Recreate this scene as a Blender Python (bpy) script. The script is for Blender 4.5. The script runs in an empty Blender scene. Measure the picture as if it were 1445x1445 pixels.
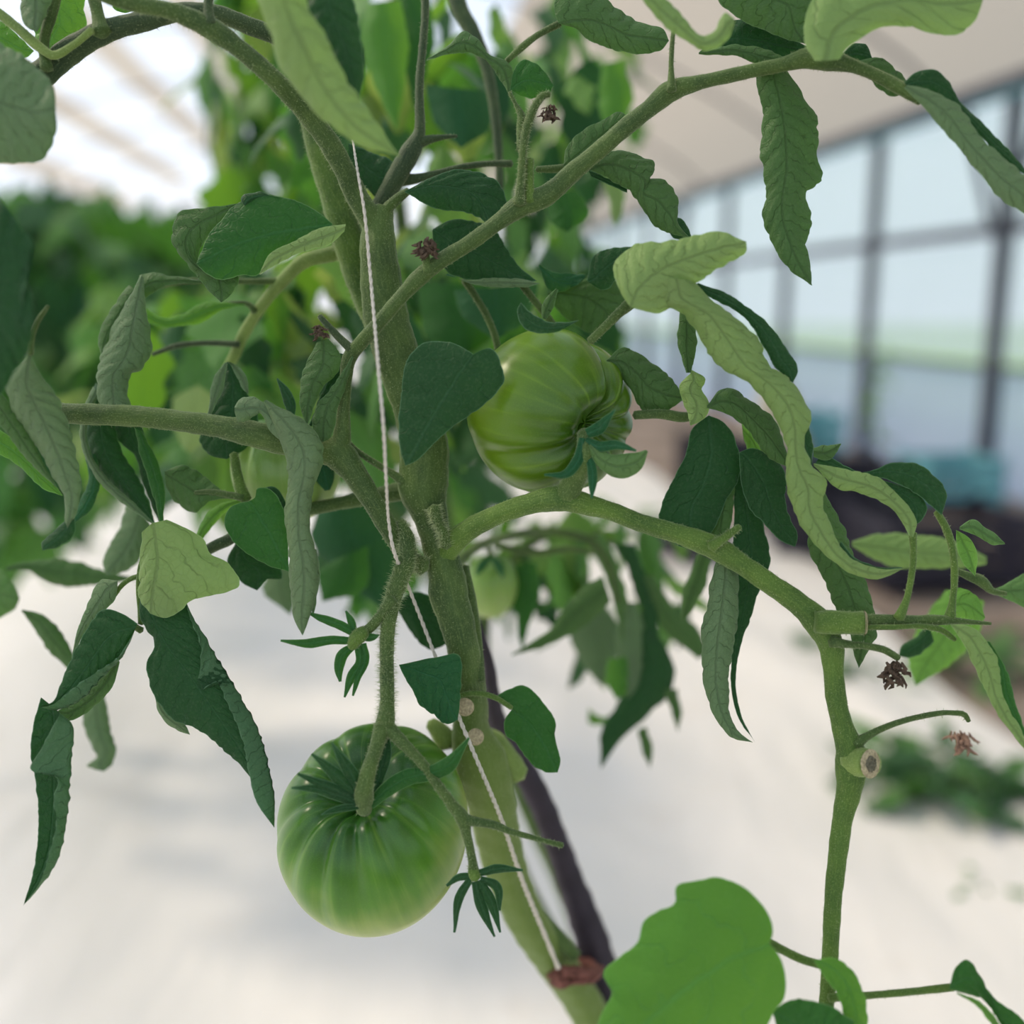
import bpy, math, random
import numpy as np
from mathutils import Vector, Matrix, Quaternion, noise as mnoise

sc = bpy.context.scene
COL = sc.collection
RND = random.Random(7)
F = 1445.0                     # focal length in pixels of the 1445 px frame
CX = CY = 722.5
FOCUS = 0.412

# ------------------------------------------------------------------ camera, world, sun, exposure
cam_d = bpy.data.cameras.new('camera')
cam = bpy.data.objects.new('camera', cam_d)
COL.objects.link(cam)
cam.location = (0, 0, 1.1)
cam.rotation_euler = (math.radians(90 - 11.4), 0, 0)
cam_d.sensor_width = 36.0
cam_d.lens = 36.0
cam_d.clip_start = 0.02
cam_d.clip_end = 300
cam_d.dof.use_dof = True
cam_d.dof.focus_distance = FOCUS
cam_d.dof.aperture_fstop = 3.3
sc.camera = cam
CM = Matrix.Translation(Vector((0, 0, 1.1))) @ Matrix.Rotation(math.radians(90 - 11.4), 4, 'X')
CR = np.array(CM.to_3x3())
CT = np.array(CM.translation)

world = bpy.data.worlds.new('sky')
sc.world = world
world.use_nodes = True
wn = world.node_tree
wn.nodes.clear()
w_out = wn.nodes.new('ShaderNodeOutputWorld')
w_bg = wn.nodes.new('ShaderNodeBackground')
w_tc = wn.nodes.new('ShaderNodeTexCoord')
w_sep = wn.nodes.new('ShaderNodeSeparateXYZ')
w_rmp = wn.nodes.new('ShaderNodeValToRGB')
w_rmp.color_ramp.elements[0].position = 0.0
w_rmp.color_ramp.elements[0].color = (0.84, 0.90, 1.0, 1)
w_rmp.color_ramp.elements[1].position = 0.8
w_rmp.color_ramp.elements[1].color = (0.60, 0.76, 1.0, 1)
wn.links.new(w_tc.outputs['Generated'], w_sep.inputs[0])
wn.links.new(w_sep.outputs['Z'], w_rmp.inputs[0])
wn.links.new(w_rmp.outputs[0], w_bg.inputs[0])
wn.links.new(w_bg.outputs[0], w_out.inputs[0])
w_bg.inputs[1].default_value = 1.0

sun_d = bpy.data.lights.new('sun', 'SUN')
sun = bpy.data.objects.new('sun', sun_d)
COL.objects.link(sun)
sun_d.energy = 4.2
sun_d.angle = math.radians(9)
sun_d.color = (1.0, 0.84, 0.64)
sun.location = (-3, -1, 6)
sun.rotation_euler = Vector((-0.85, 0.35, 0.9)).to_track_quat('Z', 'Y').to_euler()   # light comes from upper left, slightly behind the plant

sc.view_settings.view_transform = 'Standard'
sc.view_settings.look = 'None'
sc.view_settings.gamma = 1.0
sc.view_settings.use_curve_mapping = False
sc.view_settings.exposure = 0.27
sc.cycles.max_bounces = 10
sc.cycles.transparent_max_bounces = 24
sc.cycles.transmission_bounces = 8
sc.cycles.use_denoising = True
sc.cycles.caustics_reflective = False
sc.cycles.caustics_refractive = False

# ------------------------------------------------------------------ helpers
def P(x, y, d):
    """pixel of the photograph + distance along the view axis -> point of the place (numpy, any shape)"""
    x, y, d = np.broadcast_arrays(np.asarray(x, float), np.asarray(y, float), np.asarray(d, float))
    v = np.stack([(x - CX) / F * d, -(y - CY) / F * d, -d], axis=-1)
    return v @ CR.T + CT

WLOC = {}
def obj(name, verts, faces, mat, parent=None, uv=None, uv2=None, smooth=True, origin=None, label=None):
    verts = np.asarray(verts, float)
    o0 = np.array(origin if origin is not None else verts.mean(0), float)
    me = bpy.data.meshes.new(name)
    me.from_pydata((verts - o0).tolist(), [], faces if isinstance(faces, list) else faces.tolist())
    me.materials.append(mat)
    if smooth:
        me.polygons.foreach_set('use_smooth', [True] * len(me.polygons))
    if uv is not None:
        ul = me.uv_layers.new(name='UVMap')
        idx = np.empty(len(me.loops), dtype=np.int32)
        me.loops.foreach_get('vertex_index', idx)
        ul.data.foreach_set('uv', np.asarray(uv, np.float32)[idx].ravel())
    if uv2 is not None:
        ul = me.uv_layers.new(name='Margin')
        ul.data.foreach_set('uv', np.asarray(uv2, np.float32)[idx].ravel())
    o = bpy.data.objects.new(name, me)
    COL.objects.link(o)
    WLOC[o.name] = o0
    if parent is not None:
        o.parent = parent
        o.location = (o0 - WLOC[parent.name]).tolist()
    else:
        o.location = o0.tolist()
    if label: o['label'] = label
    return o

def tag(o, label=None, cat=None, group=None, kind=None):
    if label: o['label'] = label
    if cat: o['category'] = cat
    if group: o['group'] = group
    if kind: o['kind'] = kind
    return o

def empty(name, loc, label=None, cat=None, group=None, kind=None):
    o = bpy.data.objects.new(name, None)
    COL.objects.link(o)
    o.empty_display_size = 0.05
    o.location = [float(c) for c in loc]
    WLOC[o.name] = np.array(loc, float)
    return tag(o, label, cat, group, kind)

def spline(pts, n, sub=10):
    """smooth curve through pts (k, dims), resampled to n points evenly along its first two dimensions"""
    p = np.asarray(pts, float)
    if len(p) == 2:
        t = np.linspace(0, 1, n)[:, None]
        return p[0] * (1 - t) + p[1] * t
    q = np.vstack([2 * p[0] - p[1], p, 2 * p[-1] - p[-2]])
    out = []
    for i in range(1, len(q) - 2):
        p0, p1, p2, p3 = q[i - 1], q[i], q[i + 1], q[i + 2]
        c = max(np.linalg.norm((p2 - p1)[:2]), 1e-6)
        a = max(np.linalg.norm((p1 - p0)[:2]), 1e-6); b = max(np.linalg.norm((p3 - p2)[:2]), 1e-6)
        m1 = ((p1 - p0) / a * c + (p2 - p1) * a / c) * c / (a + c) if a > 1e-5 else (p2 - p1)
        m2 = ((p2 - p1) * b / c + (p3 - p2) / b * c) * c / (b + c) if b > 1e-5 else (p2 - p1)
        t = np.linspace(0, 1, sub, endpoint=False)[:, None]
        out.append((2*t**3-3*t**2+1)*p1 + (t**3-2*t**2+t)*m1 + (-2*t**3+3*t**2)*p2 + (t**3-t**2)*m2)
    out.append(p[-1:])
    c = np.vstack(out)
    s = np.r_[0, np.cumsum(np.linalg.norm(np.diff(c[:, :2], axis=0), axis=1) + 1e-9)]
    u = np.linspace(0, s[-1], n)
    return np.stack([np.interp(u, s, c[:, k]) for k in range(c.shape[1])], 1)

def xy(flat, k=2):
    return np.array(flat, float).reshape(-1, k)

def grid_faces(n, m, wrap=False):
    i = np.arange(n - 1)[:, None]; mm = m if wrap else m - 1
    j = np.arange(mm)[None, :]; j2 = (j + 1) % m
    a = i * m + j; b = i * m + j2; c = (i + 1) * m + j2; d = (i + 1) * m + j
    return np.stack([a + 0*b, b, c, d + 0*b], -1).reshape(-1, 4).tolist()

# ------------------------------------------------------------------ materials
def new_mat(name):
    m = bpy.data.materials.new(name)
    m.use_nodes = True
    nt = m.node_tree
    nt.nodes.clear()
    return m, nt, nt.nodes.new('ShaderNodeOutputMaterial')

class NB:
    """tiny node builder"""
    def __init__(s, nt): s.nt = nt
    def n(s, kind, **kw):
        x = s.nt.nodes.new(kind)
        for k, v in kw.items(): setattr(x, k, v)
        return x
    def l(s, a, b): s.nt.links.new(a, b)
    def val(s, sock, v):
        if hasattr(v, 'is_linked') or isinstance(v, bpy.types.NodeSocket): s.l(v, sock)
        else: sock.default_value = v
    def math(s, op, a, b=0.0, c=0.0, clamp=False):
        x = s.n('ShaderNodeMath', operation=op); x.use_clamp = clamp
        s.val(x.inputs[0], a); s.val(x.inputs[1], b); s.val(x.inputs[2], c)
        return x.outputs[0]
    def mix(s, f, a, b):
        x = s.n('ShaderNodeMix', data_type='RGBA')
        s.val(x.inputs[0], f)
        for sock, v in ((x.inputs[6], a), (x.inputs[7], b)):
            s.val(sock, v if not isinstance(v, tuple) else (v + (1,))[:4])
        return x.outputs[2]
    def noise(s, vec, scale, detail=3, rough=0.5):
        x = s.n('ShaderNodeTexNoise'); x.inputs['Scale'].default_value = scale
        x.inputs['Detail'].default_value = detail; x.inputs['Roughness'].default_value = rough
        if vec is not None: s.l(vec, x.inputs['Vector'])
        return x.outputs['Fac']
    def maprange(s, v, a, b, c, d):
        x = s.n('ShaderNodeMapRange'); s.val(x.inputs[0], v)
        for k, t in zip(range(1, 5), (a, b, c, d)): x.inputs[k].default_value = t
        return x.outputs[0]

def leaf_mat(name, upper, under, trans, tfac=0.22, sp=0.62, vein=1.0, rim=True):
    under = (under[0] * 0.80, under[1] * 0.93, under[2] * 0.85); trans = tuple(c * 0.85 for c in trans)
    m, nt, out = new_mat(name)
    b = NB(nt)
    uv = b.n('ShaderNodeUVMap').outputs[0]
    sep = b.n('ShaderNodeSeparateXYZ'); b.l(uv, sep.inputs[0])
    nz = b.noise(uv, 1.3, 2)
    n2 = b.noise(uv, 2.6, 3, 0.6)
    av = b.math('ABSOLUTE', b.math('ADD', sep.outputs[1], b.math('MULTIPLY', b.math('SUBTRACT', n2, 0.5), 0.10)))
    p = b.math('SUBTRACT', sep.outputs[0], b.math('MULTIPLY', av, 0.85))
    p = b.math('ADD', p, b.math('ADD', b.math('MULTIPLY', nz, 0.9), b.math('MULTIPLY', n2, 0.35)))
    fr = b.math('FRACT', b.math('DIVIDE', p, sp))
    dist = b.math('ABSOLUTE', b.math('SUBTRACT', fr, 0.5))
    lat = b.maprange(dist, 0.0, 0.07, 1.0, 0.0)
    mid = b.maprange(av, 0.015, 0.06, 1.0, 0.0)
    veins = b.math('MAXIMUM', b.math('MULTIPLY', lat, b.maprange(b.noise(uv, 1.9, 2), 0.35, 0.6, 0.25, 1.0)), mid)
    vor = b.n('ShaderNodeTexVoronoi', feature='DISTANCE_TO_EDGE'); vor.inputs['Scale'].default_value = 5.5
    b.l(uv, vor.inputs['Vector'])
    net = b.maprange(vor.outputs['Distance'], 0.0, 0.12, 1.0, 0.0)
    geo = b.n('ShaderNodeNewGeometry')
    back = geo.outputs['Backfacing']
    info = b.n('ShaderNodeObjectInfo')
    tc = b.n('ShaderNodeTexCoord')
    blotch = b.noise(tc.outputs['Object'], 60, 3)
    fine = b.noise(tc.outputs['Object'], 900, 2)
    var = b.math('ADD', b.math('MULTIPLY', info.outputs['Random'], 0.35), b.math('MULTIPLY', blotch, 0.5))
    up2 = tuple(c * k for c, k in zip(upper, (1.9, 1.55, 1.3)))
    un2 = tuple(c * k for c, k in zip(under, (1.4, 1.22, 1.2)))
    cu = b.mix(var, upper, up2)
    cd = b.mix(var, under, un2)
    cu = b.mix(b.math('MULTIPLY', veins, 0.28 * vein), cu, tuple(c * 2.4 + 0.02 for c in upper))
    cd = b.mix(b.math('MULTIPLY', veins, 0.30 * vein), cd, tuple(c * 0.45 for c in under))
    cd = b.mix(b.math('MULTIPLY', net, 0.10 * vein), cd, tuple(c * 0.6 for c in under))
    col = b.mix(back, cu, cd)
    if rim:                                           # pale hairy margin of the blade
        u2 = b.n('ShaderNodeUVMap'); u2.uv_map = 'Margin'
        s2 = b.n('ShaderNodeSeparateXYZ'); b.l(u2.outputs[0], s2.inputs[0])
        col = b.mix(b.math('MULTIPLY', b.maprange(s2.outputs[0], 0.012, 0.05, 1, 0), 0.6), col, tuple(c * 1.5 + 0.05 for c in under))
    col = b.mix(b.math('MULTIPLY', b.maprange(fine, 0.5, 0.75, 0, 1), 0.05), col, (0.40, 0.5, 0.3))
    pr = b.n('ShaderNodeBsdfPrincipled')
    b.l(col, pr.inputs['Base Color'])
    pr.inputs['Roughness'].default_value = 0.52
    pr.inputs['Specular IOR Level'].default_value = 0.17
    pr.inputs['Sheen Weight'].default_value = 0.03
    pr.inputs['Sheen Roughness'].default_value = 0.4
    pr.inputs['Sheen Tint'].default_value = (0.75, 0.85, 0.6, 1)
    h = b.math('ADD', b.math('MULTIPLY', veins, b.math('SUBTRACT', b.math('MULTIPLY', back, 2.0), 1.0)),
               b.math('ADD', b.math('MULTIPLY', net, -0.25), b.math('MULTIPLY', fine, 0.35)))
    bp = b.n('ShaderNodeBump'); bp.inputs['Strength'].default_value = 0.75 * vein; bp.inputs['Distance'].default_value = 0.0005
    b.l(h, bp.inputs['Height']); b.l(bp.outputs[0], pr.inputs['Normal'])
    tr = b.n('ShaderNodeBsdfTranslucent')
    b.l(b.mix(b.math('MULTIPLY', veins, 0.5), trans, tuple(c * 0.35 for c in trans)), tr.inputs[0])
    b.l(bp.outputs[0], tr.inputs['Normal'])
    mx = b.n('ShaderNodeMixShader'); mx.inputs[0].default_value = tfac
    b.l(pr.outputs[0], mx.inputs[1]); b.l(tr.outputs[0], mx.inputs[2]); b.l(mx.outputs[0], out.inputs[0])
    return m

LM = {
    'mid':    leaf_mat('leaf_green', (0.016, 0.080, 0.019), (0.12, 0.20, 0.075), (0.12, 0.42, 0.03)),
    'dark':   leaf_mat('leaf_dark_green', (0.012, 0.052, 0.017), (0.075, 0.155, 0.075), (0.05, 0.25, 0.03), 0.12),
    'bright': leaf_mat('leaf_bright_green', (0.045, 0.165, 0.032), (0.15, 0.31, 0.08), (0.28, 0.62, 0.03), 0.32),
    'pale':   leaf_mat('leaf_pale_green', (0.02, 0.10, 0.035), (0.245, 0.335, 0.125), (0.25, 0.5, 0.08), 0.28),
    'grey':   leaf_mat('leaf_grey_green', (0.012, 0.070, 0.030), (0.142, 0.205, 0.105), (0.10, 0.30, 0.06), 0.15),
    'deep':   leaf_mat('leaf_mid_green', (0.010, 0.07, 0.028), (0.075, 0.140, 0.048), (0.10, 0.30, 0.03), 0.16),
}

def stem_mat(name, c1, c2, light=(0.20, 0.30, 0.09), old=None):
    m, nt, out = new_mat(name)
    b = NB(nt)
    tc = b.n('ShaderNodeTexCoord')
    uv = b.n('ShaderNodeUVMap').outputs[0]
    mp = b.n('ShaderNodeMapping'); mp.inputs['Scale'].default_value = (1.0, 14.0, 1); b.l(uv, mp.inputs[0])
    streak = b.noise(mp.outputs[0], 1.6, 3)
    big = b.noise(tc.outputs['Object'], 55, 3)
    fine = b.noise(tc.outputs['Object'], 1500, 3, 0.7)
    col = b.mix(b.maprange(big, 0.35, 0.68, 0, 1), c1, c2)
    if old:                                           # the older, lower stem is yellower (distance along the stem in cm)
        so = b.n('ShaderNodeSeparateXYZ'); b.l(uv, so.inputs[0])
        col = b.mix(b.maprange(so.outputs[0], 20.5, 24.5, 0, 1), col, old)
    col = b.mix(b.math('MULTIPLY', b.maprange(streak, 0.5, 0.7, 0, 1), 0.35), col, light)
    col = b.mix(b.math('MULTIPLY', b.maprange(fine, 0.52, 0.7, 0, 1), 0.35), col, tuple(c * 1.5 + 0.05 for c in light))
    pr = b.n('ShaderNodeBsdfPrincipled')
    b.l(col, pr.inputs['Base Color'])
    pr.inputs['Roughness'].default_value = 0.6
    pr.inputs['Specular IOR Level'].default_value = 0.3
    pr.inputs['Sheen Weight'].default_value = 0.4
    pr.inputs['Sheen Roughness'].default_value = 0.35
    pr.inputs['Sheen Tint'].default_value = (0.8, 0.9, 0.55, 1)
    bp = b.n('ShaderNodeBump'); bp.inputs['Strength'].default_value = 0.7; bp.inputs['Distance'].default_value = 0.0004
    b.l(b.math('ADD', fine, b.math('MULTIPLY', streak, 1.2)), bp.inputs['Height'])
    b.l(bp.outputs[0], pr.inputs['Normal'])
    b.l(pr.outputs[0], out.inputs[0])
    return m
SM = {
    'main': stem_mat('main_stem_green', (0.036, 0.078, 0.016), (0.076, 0.138, 0.025), (0.17, 0.24, 0.07), (0.125, 0.20, 0.032)),
    'mid': stem_mat('stem_green', (0.036, 0.078, 0.016), (0.076, 0.138, 0.025), (0.17, 0.24, 0.07)),
    'dark': stem_mat('stem_dark_green', (0.022, 0.050, 0.018), (0.044, 0.080, 0.024), (0.10, 0.14, 0.05)),
    'bright': stem_mat('stem_bright_green', (0.050, 0.112, 0.016), (0.098, 0.185, 0.024), (0.20, 0.29, 0.06)),
    'pale': stem_mat('stem_pale_yellow_green', (0.14, 0.22, 0.05), (0.22, 0.32, 0.07), (0.3, 0.4, 0.12)),
}

def plain_mat(name, color, rough=0.6, spec=0.4, var=0.25, scale=40, bump=0.3, metal=0.0, coord='Object', dist=0.001):
    m, nt, out = new_mat(name)
    b = NB(nt)
    tc = b.n('ShaderNodeTexCoord')
    nz = b.noise(tc.outputs[coord], scale, 4)
    col = b.mix(b.maprange(nz, 0.3, 0.7, 0, 1), tuple(c * (1 - var) for c in color), tuple(min(1, c * (1 + var)) for c in color))
    pr = b.n('ShaderNodeBsdfPrincipled')
    b.l(col, pr.inputs['Base Color'])
    pr.inputs['Roughness'].default_value = rough
    pr.inputs['Specular IOR Level'].default_value = spec
    pr.inputs['Metallic'].default_value = metal
    bp = b.n('ShaderNodeBump'); bp.inputs['Strength'].default_value = bump; bp.inputs['Distance'].default_value = dist
    b.l(nz, bp.inputs['Height']); b.l(bp.outputs[0], pr.inputs['Normal'])
    b.l(pr.outputs[0], out.inputs[0])
    return m

def tomato_mat(name, shoulder, body, tip, streak, p=(.10, .45, .86)):
    m, nt, out = new_mat(name)
    b = NB(nt)
    tc = b.n('ShaderNodeTexCoord')
    uv = b.n('ShaderNodeUVMap').outputs[0]           # u: angle round the fruit, v: 0 at the stalk .. 1 at the blossom end
    sep = b.n('ShaderNodeSeparateXYZ'); b.l(uv, sep.inputs[0])
    mp = b.n('ShaderNodeMapping'); mp.inputs['Scale'].default_value = (26.0, 1.6, 1); b.l(uv, mp.inputs[0])
    st = b.noise(mp.outputs[0], 1.0, 3)
    big = b.noise(tc.outputs['Object'], 45, 2)
    fine = b.noise(tc.outputs['Object'], 2200, 2)
    v = b.math('ADD', sep.outputs[1], b.math('MULTIPLY', b.math('SUBTRACT', b.math('ADD', big, b.math('MULTIPLY', st, 0.8)), 0.9), 0.30))
    rmp = b.n('ShaderNodeValToRGB')
    e = rmp.color_ramp.elements
    e[0].position = p[0]; e[0].color = shoulder + (1,)
    e[1].position = p[2]; e[1].color = tip + (1,)
    e2 = e.new(p[1]); e2.color = body + (1,)
    b.l(v, rmp.inputs[0])
    col = b.mix(b.math('MULTIPLY', b.maprange(st, 0.55, 0.75, 0, 1), 0.35), rmp.outputs[0], streak)
    col = b.mix(b.math('MULTIPLY', b.maprange(fine, 0.5, 0.7, 0, 1), 0.10), col, tuple(min(1, c * 1.8 + 0.05) for c in body))
    pr = b.n('ShaderNodeBsdfPrincipled')
    b.l(col, pr.inputs['Base Color'])
    pr.inputs['Roughness'].default_value = 0.30
    pr.inputs['Specular IOR Level'].default_value = 0.42
    pr.inputs['Subsurface Weight'].default_value = 0.25
    pr.inputs['Subsurface Radius'].default_value = (0.4, 1.0, 0.15)
    pr.inputs['Subsurface Scale'].default_value = 0.004
    bp = b.n('ShaderNodeBump'); bp.inputs['Strength'].default_value = 0.12; bp.inputs['Distance'].default_value = 0.0005
    b.l(b.math('ADD', b.math('MULTIPLY', fine, 0.4), st), bp.inputs['Height']); b.l(bp.outputs[0], pr.inputs['Normal'])
    b.l(pr.outputs[0], out.inputs[0])
    return m
T_LOW = tomato_mat('tomato_skin_green', (0.020, 0.090, 0.010), (0.085, 0.225, 0.016), (0.42, 0.48, 0.12), (0.24, 0.40, 0.07), (.12, .36, .74))
T_UP = tomato_mat('tomato_skin_deep_green', (0.035, 0.10, 0.005), (0.115, 0.225, 0.008), (0.18, 0.29, 0.012), (0.24, 0.40, 0.03))
T_PALE = tomato_mat('tomato_skin_pale_green', (0.09, 0.22, 0.035), (0.22, 0.37, 0.08), (0.36, 0.47, 0.14), (0.34, 0.48, 0.14))
M_DRY = plain_mat('dried_flower_brown', (0.095, 0.066, 0.045), 0.9, 0.2, 0.5, 700, 0.8)
M_TAN = plain_mat('dried_flower_tan', (0.27, 0.17, 0.12), 0.85, 0.2, 0.3, 500, 0.6)
M_CUT = plain_mat('cut_stem_cork', (0.42, 0.36, 0.22), 0.85, 0.2, 0.35, 900, 0.8)
M_CUTD = plain_mat('cut_stem_core', (0.16, 0.15, 0.10), 0.9, 0.2, 0.5, 900, 0.8)
M_TWINE = plain_mat('twine_offwhite', (0.62, 0.58, 0.50), 0.8, 0.2, 0.15, 900, 0.5)
M_HAIR = plain_mat('fine_hair', (0.40, 0.47, 0.24), 0.5, 0.4, 0.1, 10, 0.0)
M_HOSE = plain_mat('hose_dark_purple', (0.030, 0.022, 0.034), 0.6, 0.4, 0.3, 60, 0.3)
M_RUST = plain_mat('rust_brown', (0.16, 0.065, 0.05), 0.85, 0.2, 0.5, 300, 1.0)

# ------------------------------------------------------------------ builders for the plant
HAIR_V, HAIR_F = [], []
def add_hairs(pts, nrm, rad, count, lmin, lmax, rng):
    """fine hairs standing off a tube: pts (n,3) centres, frames nrm (n,2,3), rad (n,)"""
    n = len(pts)
    for _ in range(count):
        t = rng.random() * (n - 1); i = int(t); f = t - i
        c = pts[i] * (1 - f) + pts[i + 1] * f
        r = rad[i] * (1 - f) + rad[i + 1] * f
        a = rng.random() * 2 * math.pi
        dv = nrm[i, 0] * math.cos(a) + nrm[i, 1] * math.sin(a)
        tv = pts[i + 1] - pts[i]; tv = tv / (np.linalg.norm(tv) + 1e-12)
        ln = lmin + (lmax - lmin) * rng.random() ** 2
        d = dv + tv * rng.uniform(-0.5, 0.5) + np.array([rng.uniform(-.2, .2) for _ in range(3)])
        d /= np.linalg.norm(d)
        b0 = c + dv * r * 0.97
        side = np.cross(d, dv + np.array([.3, .2, .1])); side /= (np.linalg.norm(side) + 1e-12)
        w = 0.00008
        k = len(HAIR_V)
        m1 = b0 + d * ln * 0.55
        tip = b0 + d * ln + np.array([0, 0, -0.12 * ln])
        HAIR_V.extend([b0 - side * w, b0 + side * w, m1 + side * w * 0.7, m1 - side * w * 0.7, tip])
        HAIR_F.extend([[k, k + 1, k + 2, k + 3], [k + 3, k + 2, k + 4]])

def tube_mesh(c, r, seg=14, lump=0.04, seed=0, cap=True, ridges=0, dome=0.5):
    """c (n,3) centres, r (n,) radii -> verts, faces, uv, frames"""
    n = len(c)
    T = np.gradient(c, axis=0); T /= np.linalg.norm(T, axis=1)[:, None] + 1e-12
    up = np.array([0.13, -1.0, 0.21])
    N = np.zeros((n, 2, 3)); a = np.cross(T[0], up); a /= np.linalg.norm(a)
    for i in range(n):
        a = a - T[i] * np.dot(a, T[i]); a /= np.linalg.norm(a) + 1e-12
        N[i, 0] = a; N[i, 1] = np.cross(T[i], a)
    ang = np.arange(seg) / seg * 2 * math.pi
    s = np.r_[0, np.cumsum(np.linalg.norm(np.diff(c, axis=0), axis=1))]
    ph = seed * 1.7
    mod = 1 + lump * (np.sin(s[:, None] * 420 + ang[None] * 2 + ph) * 0.5 + np.sin(s[:, None] * 950 + ang[None] * 3 + ph * 2) * 0.35)
    if ridges: mod = mod * (1 + 0.05 * np.cos(ang[None] * ridges + ph))
    R = r[:, None] * mod
    V = c[:, None, :] + R[..., None] * (np.cos(ang)[None, :, None] * N[:, None, 0] + np.sin(ang)[None, :, None] * N[:, None, 1])
    faces = grid_faces(n, seg, wrap=True)
    V = V.reshape(-1, 3)
    uv = np.stack([np.repeat(s * 100, seg), np.tile(np.abs(np.linspace(-1, 1, seg)), n)], 1)
    if cap:
        k = len(V)
        V = np.vstack([V, c[0] - T[0] * r[0] * dome, c[-1] + T[-1] * r[-1] * dome])
        uv = np.vstack([uv, [0, 0], [s[-1] * 100, 0]])
        for j in range(seg):
            faces.append([k, (j + 1) % seg, j])
            faces.append([k + 1, (n - 1) * seg + j, (n - 1) * seg + (j + 1) % seg])
    return V, faces, uv, N

NTUBE = [0]
def stem(name, flat, mat, parent, depth=None, hair=1.0, hl=(0.0004, 0.0013), seg=14, label=None, lump=0.05, ridges=0, extra=None, dome=0.5):
    """flat: x,y,r (pixels) with one depth, or x,y,r,d when depth is None"""
    k = 4 if depth is None else 3
    a = xy(flat, k)
    if depth is not None:
        a = np.hstack([a, np.full((len(a), 1), depth)])
    L = np.sum(np.linalg.norm(np.diff(a[:, :2], axis=0), axis=1))
    n = int(max(6, min(160, L / 5)))
    q = spline(a, n)
    c = P(q[:, 0], q[:, 1], q[:, 3])
    r = q[:, 2] / F * q[:, 3]
    if extra is not None:                         # further points given in metres (x,y,z,r), outside the picture
        e = xy(extra, 4); c = np.vstack([c, e[:, :3]]); r = np.r_[r, e[:, 3]]
    NTUBE[0] += 1
    V, Fc, uv, N = tube_mesh(c, r, seg, lump, NTUBE[0], ridges=ridges, dome=dome)
    o = obj(name, V, Fc, mat, parent, uv=uv, label=label)
    if hair > 0:
        m = n
        cnt = int(L * hair * (0.8 + np.mean(q[:, 2]) * 0.10) * (2.0 if hair >= 1.8 else 1.2))
        add_hairs(c[:m], N[:m], r[:m], cnt, hl[0], hl[1], RND)
    return o

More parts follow.
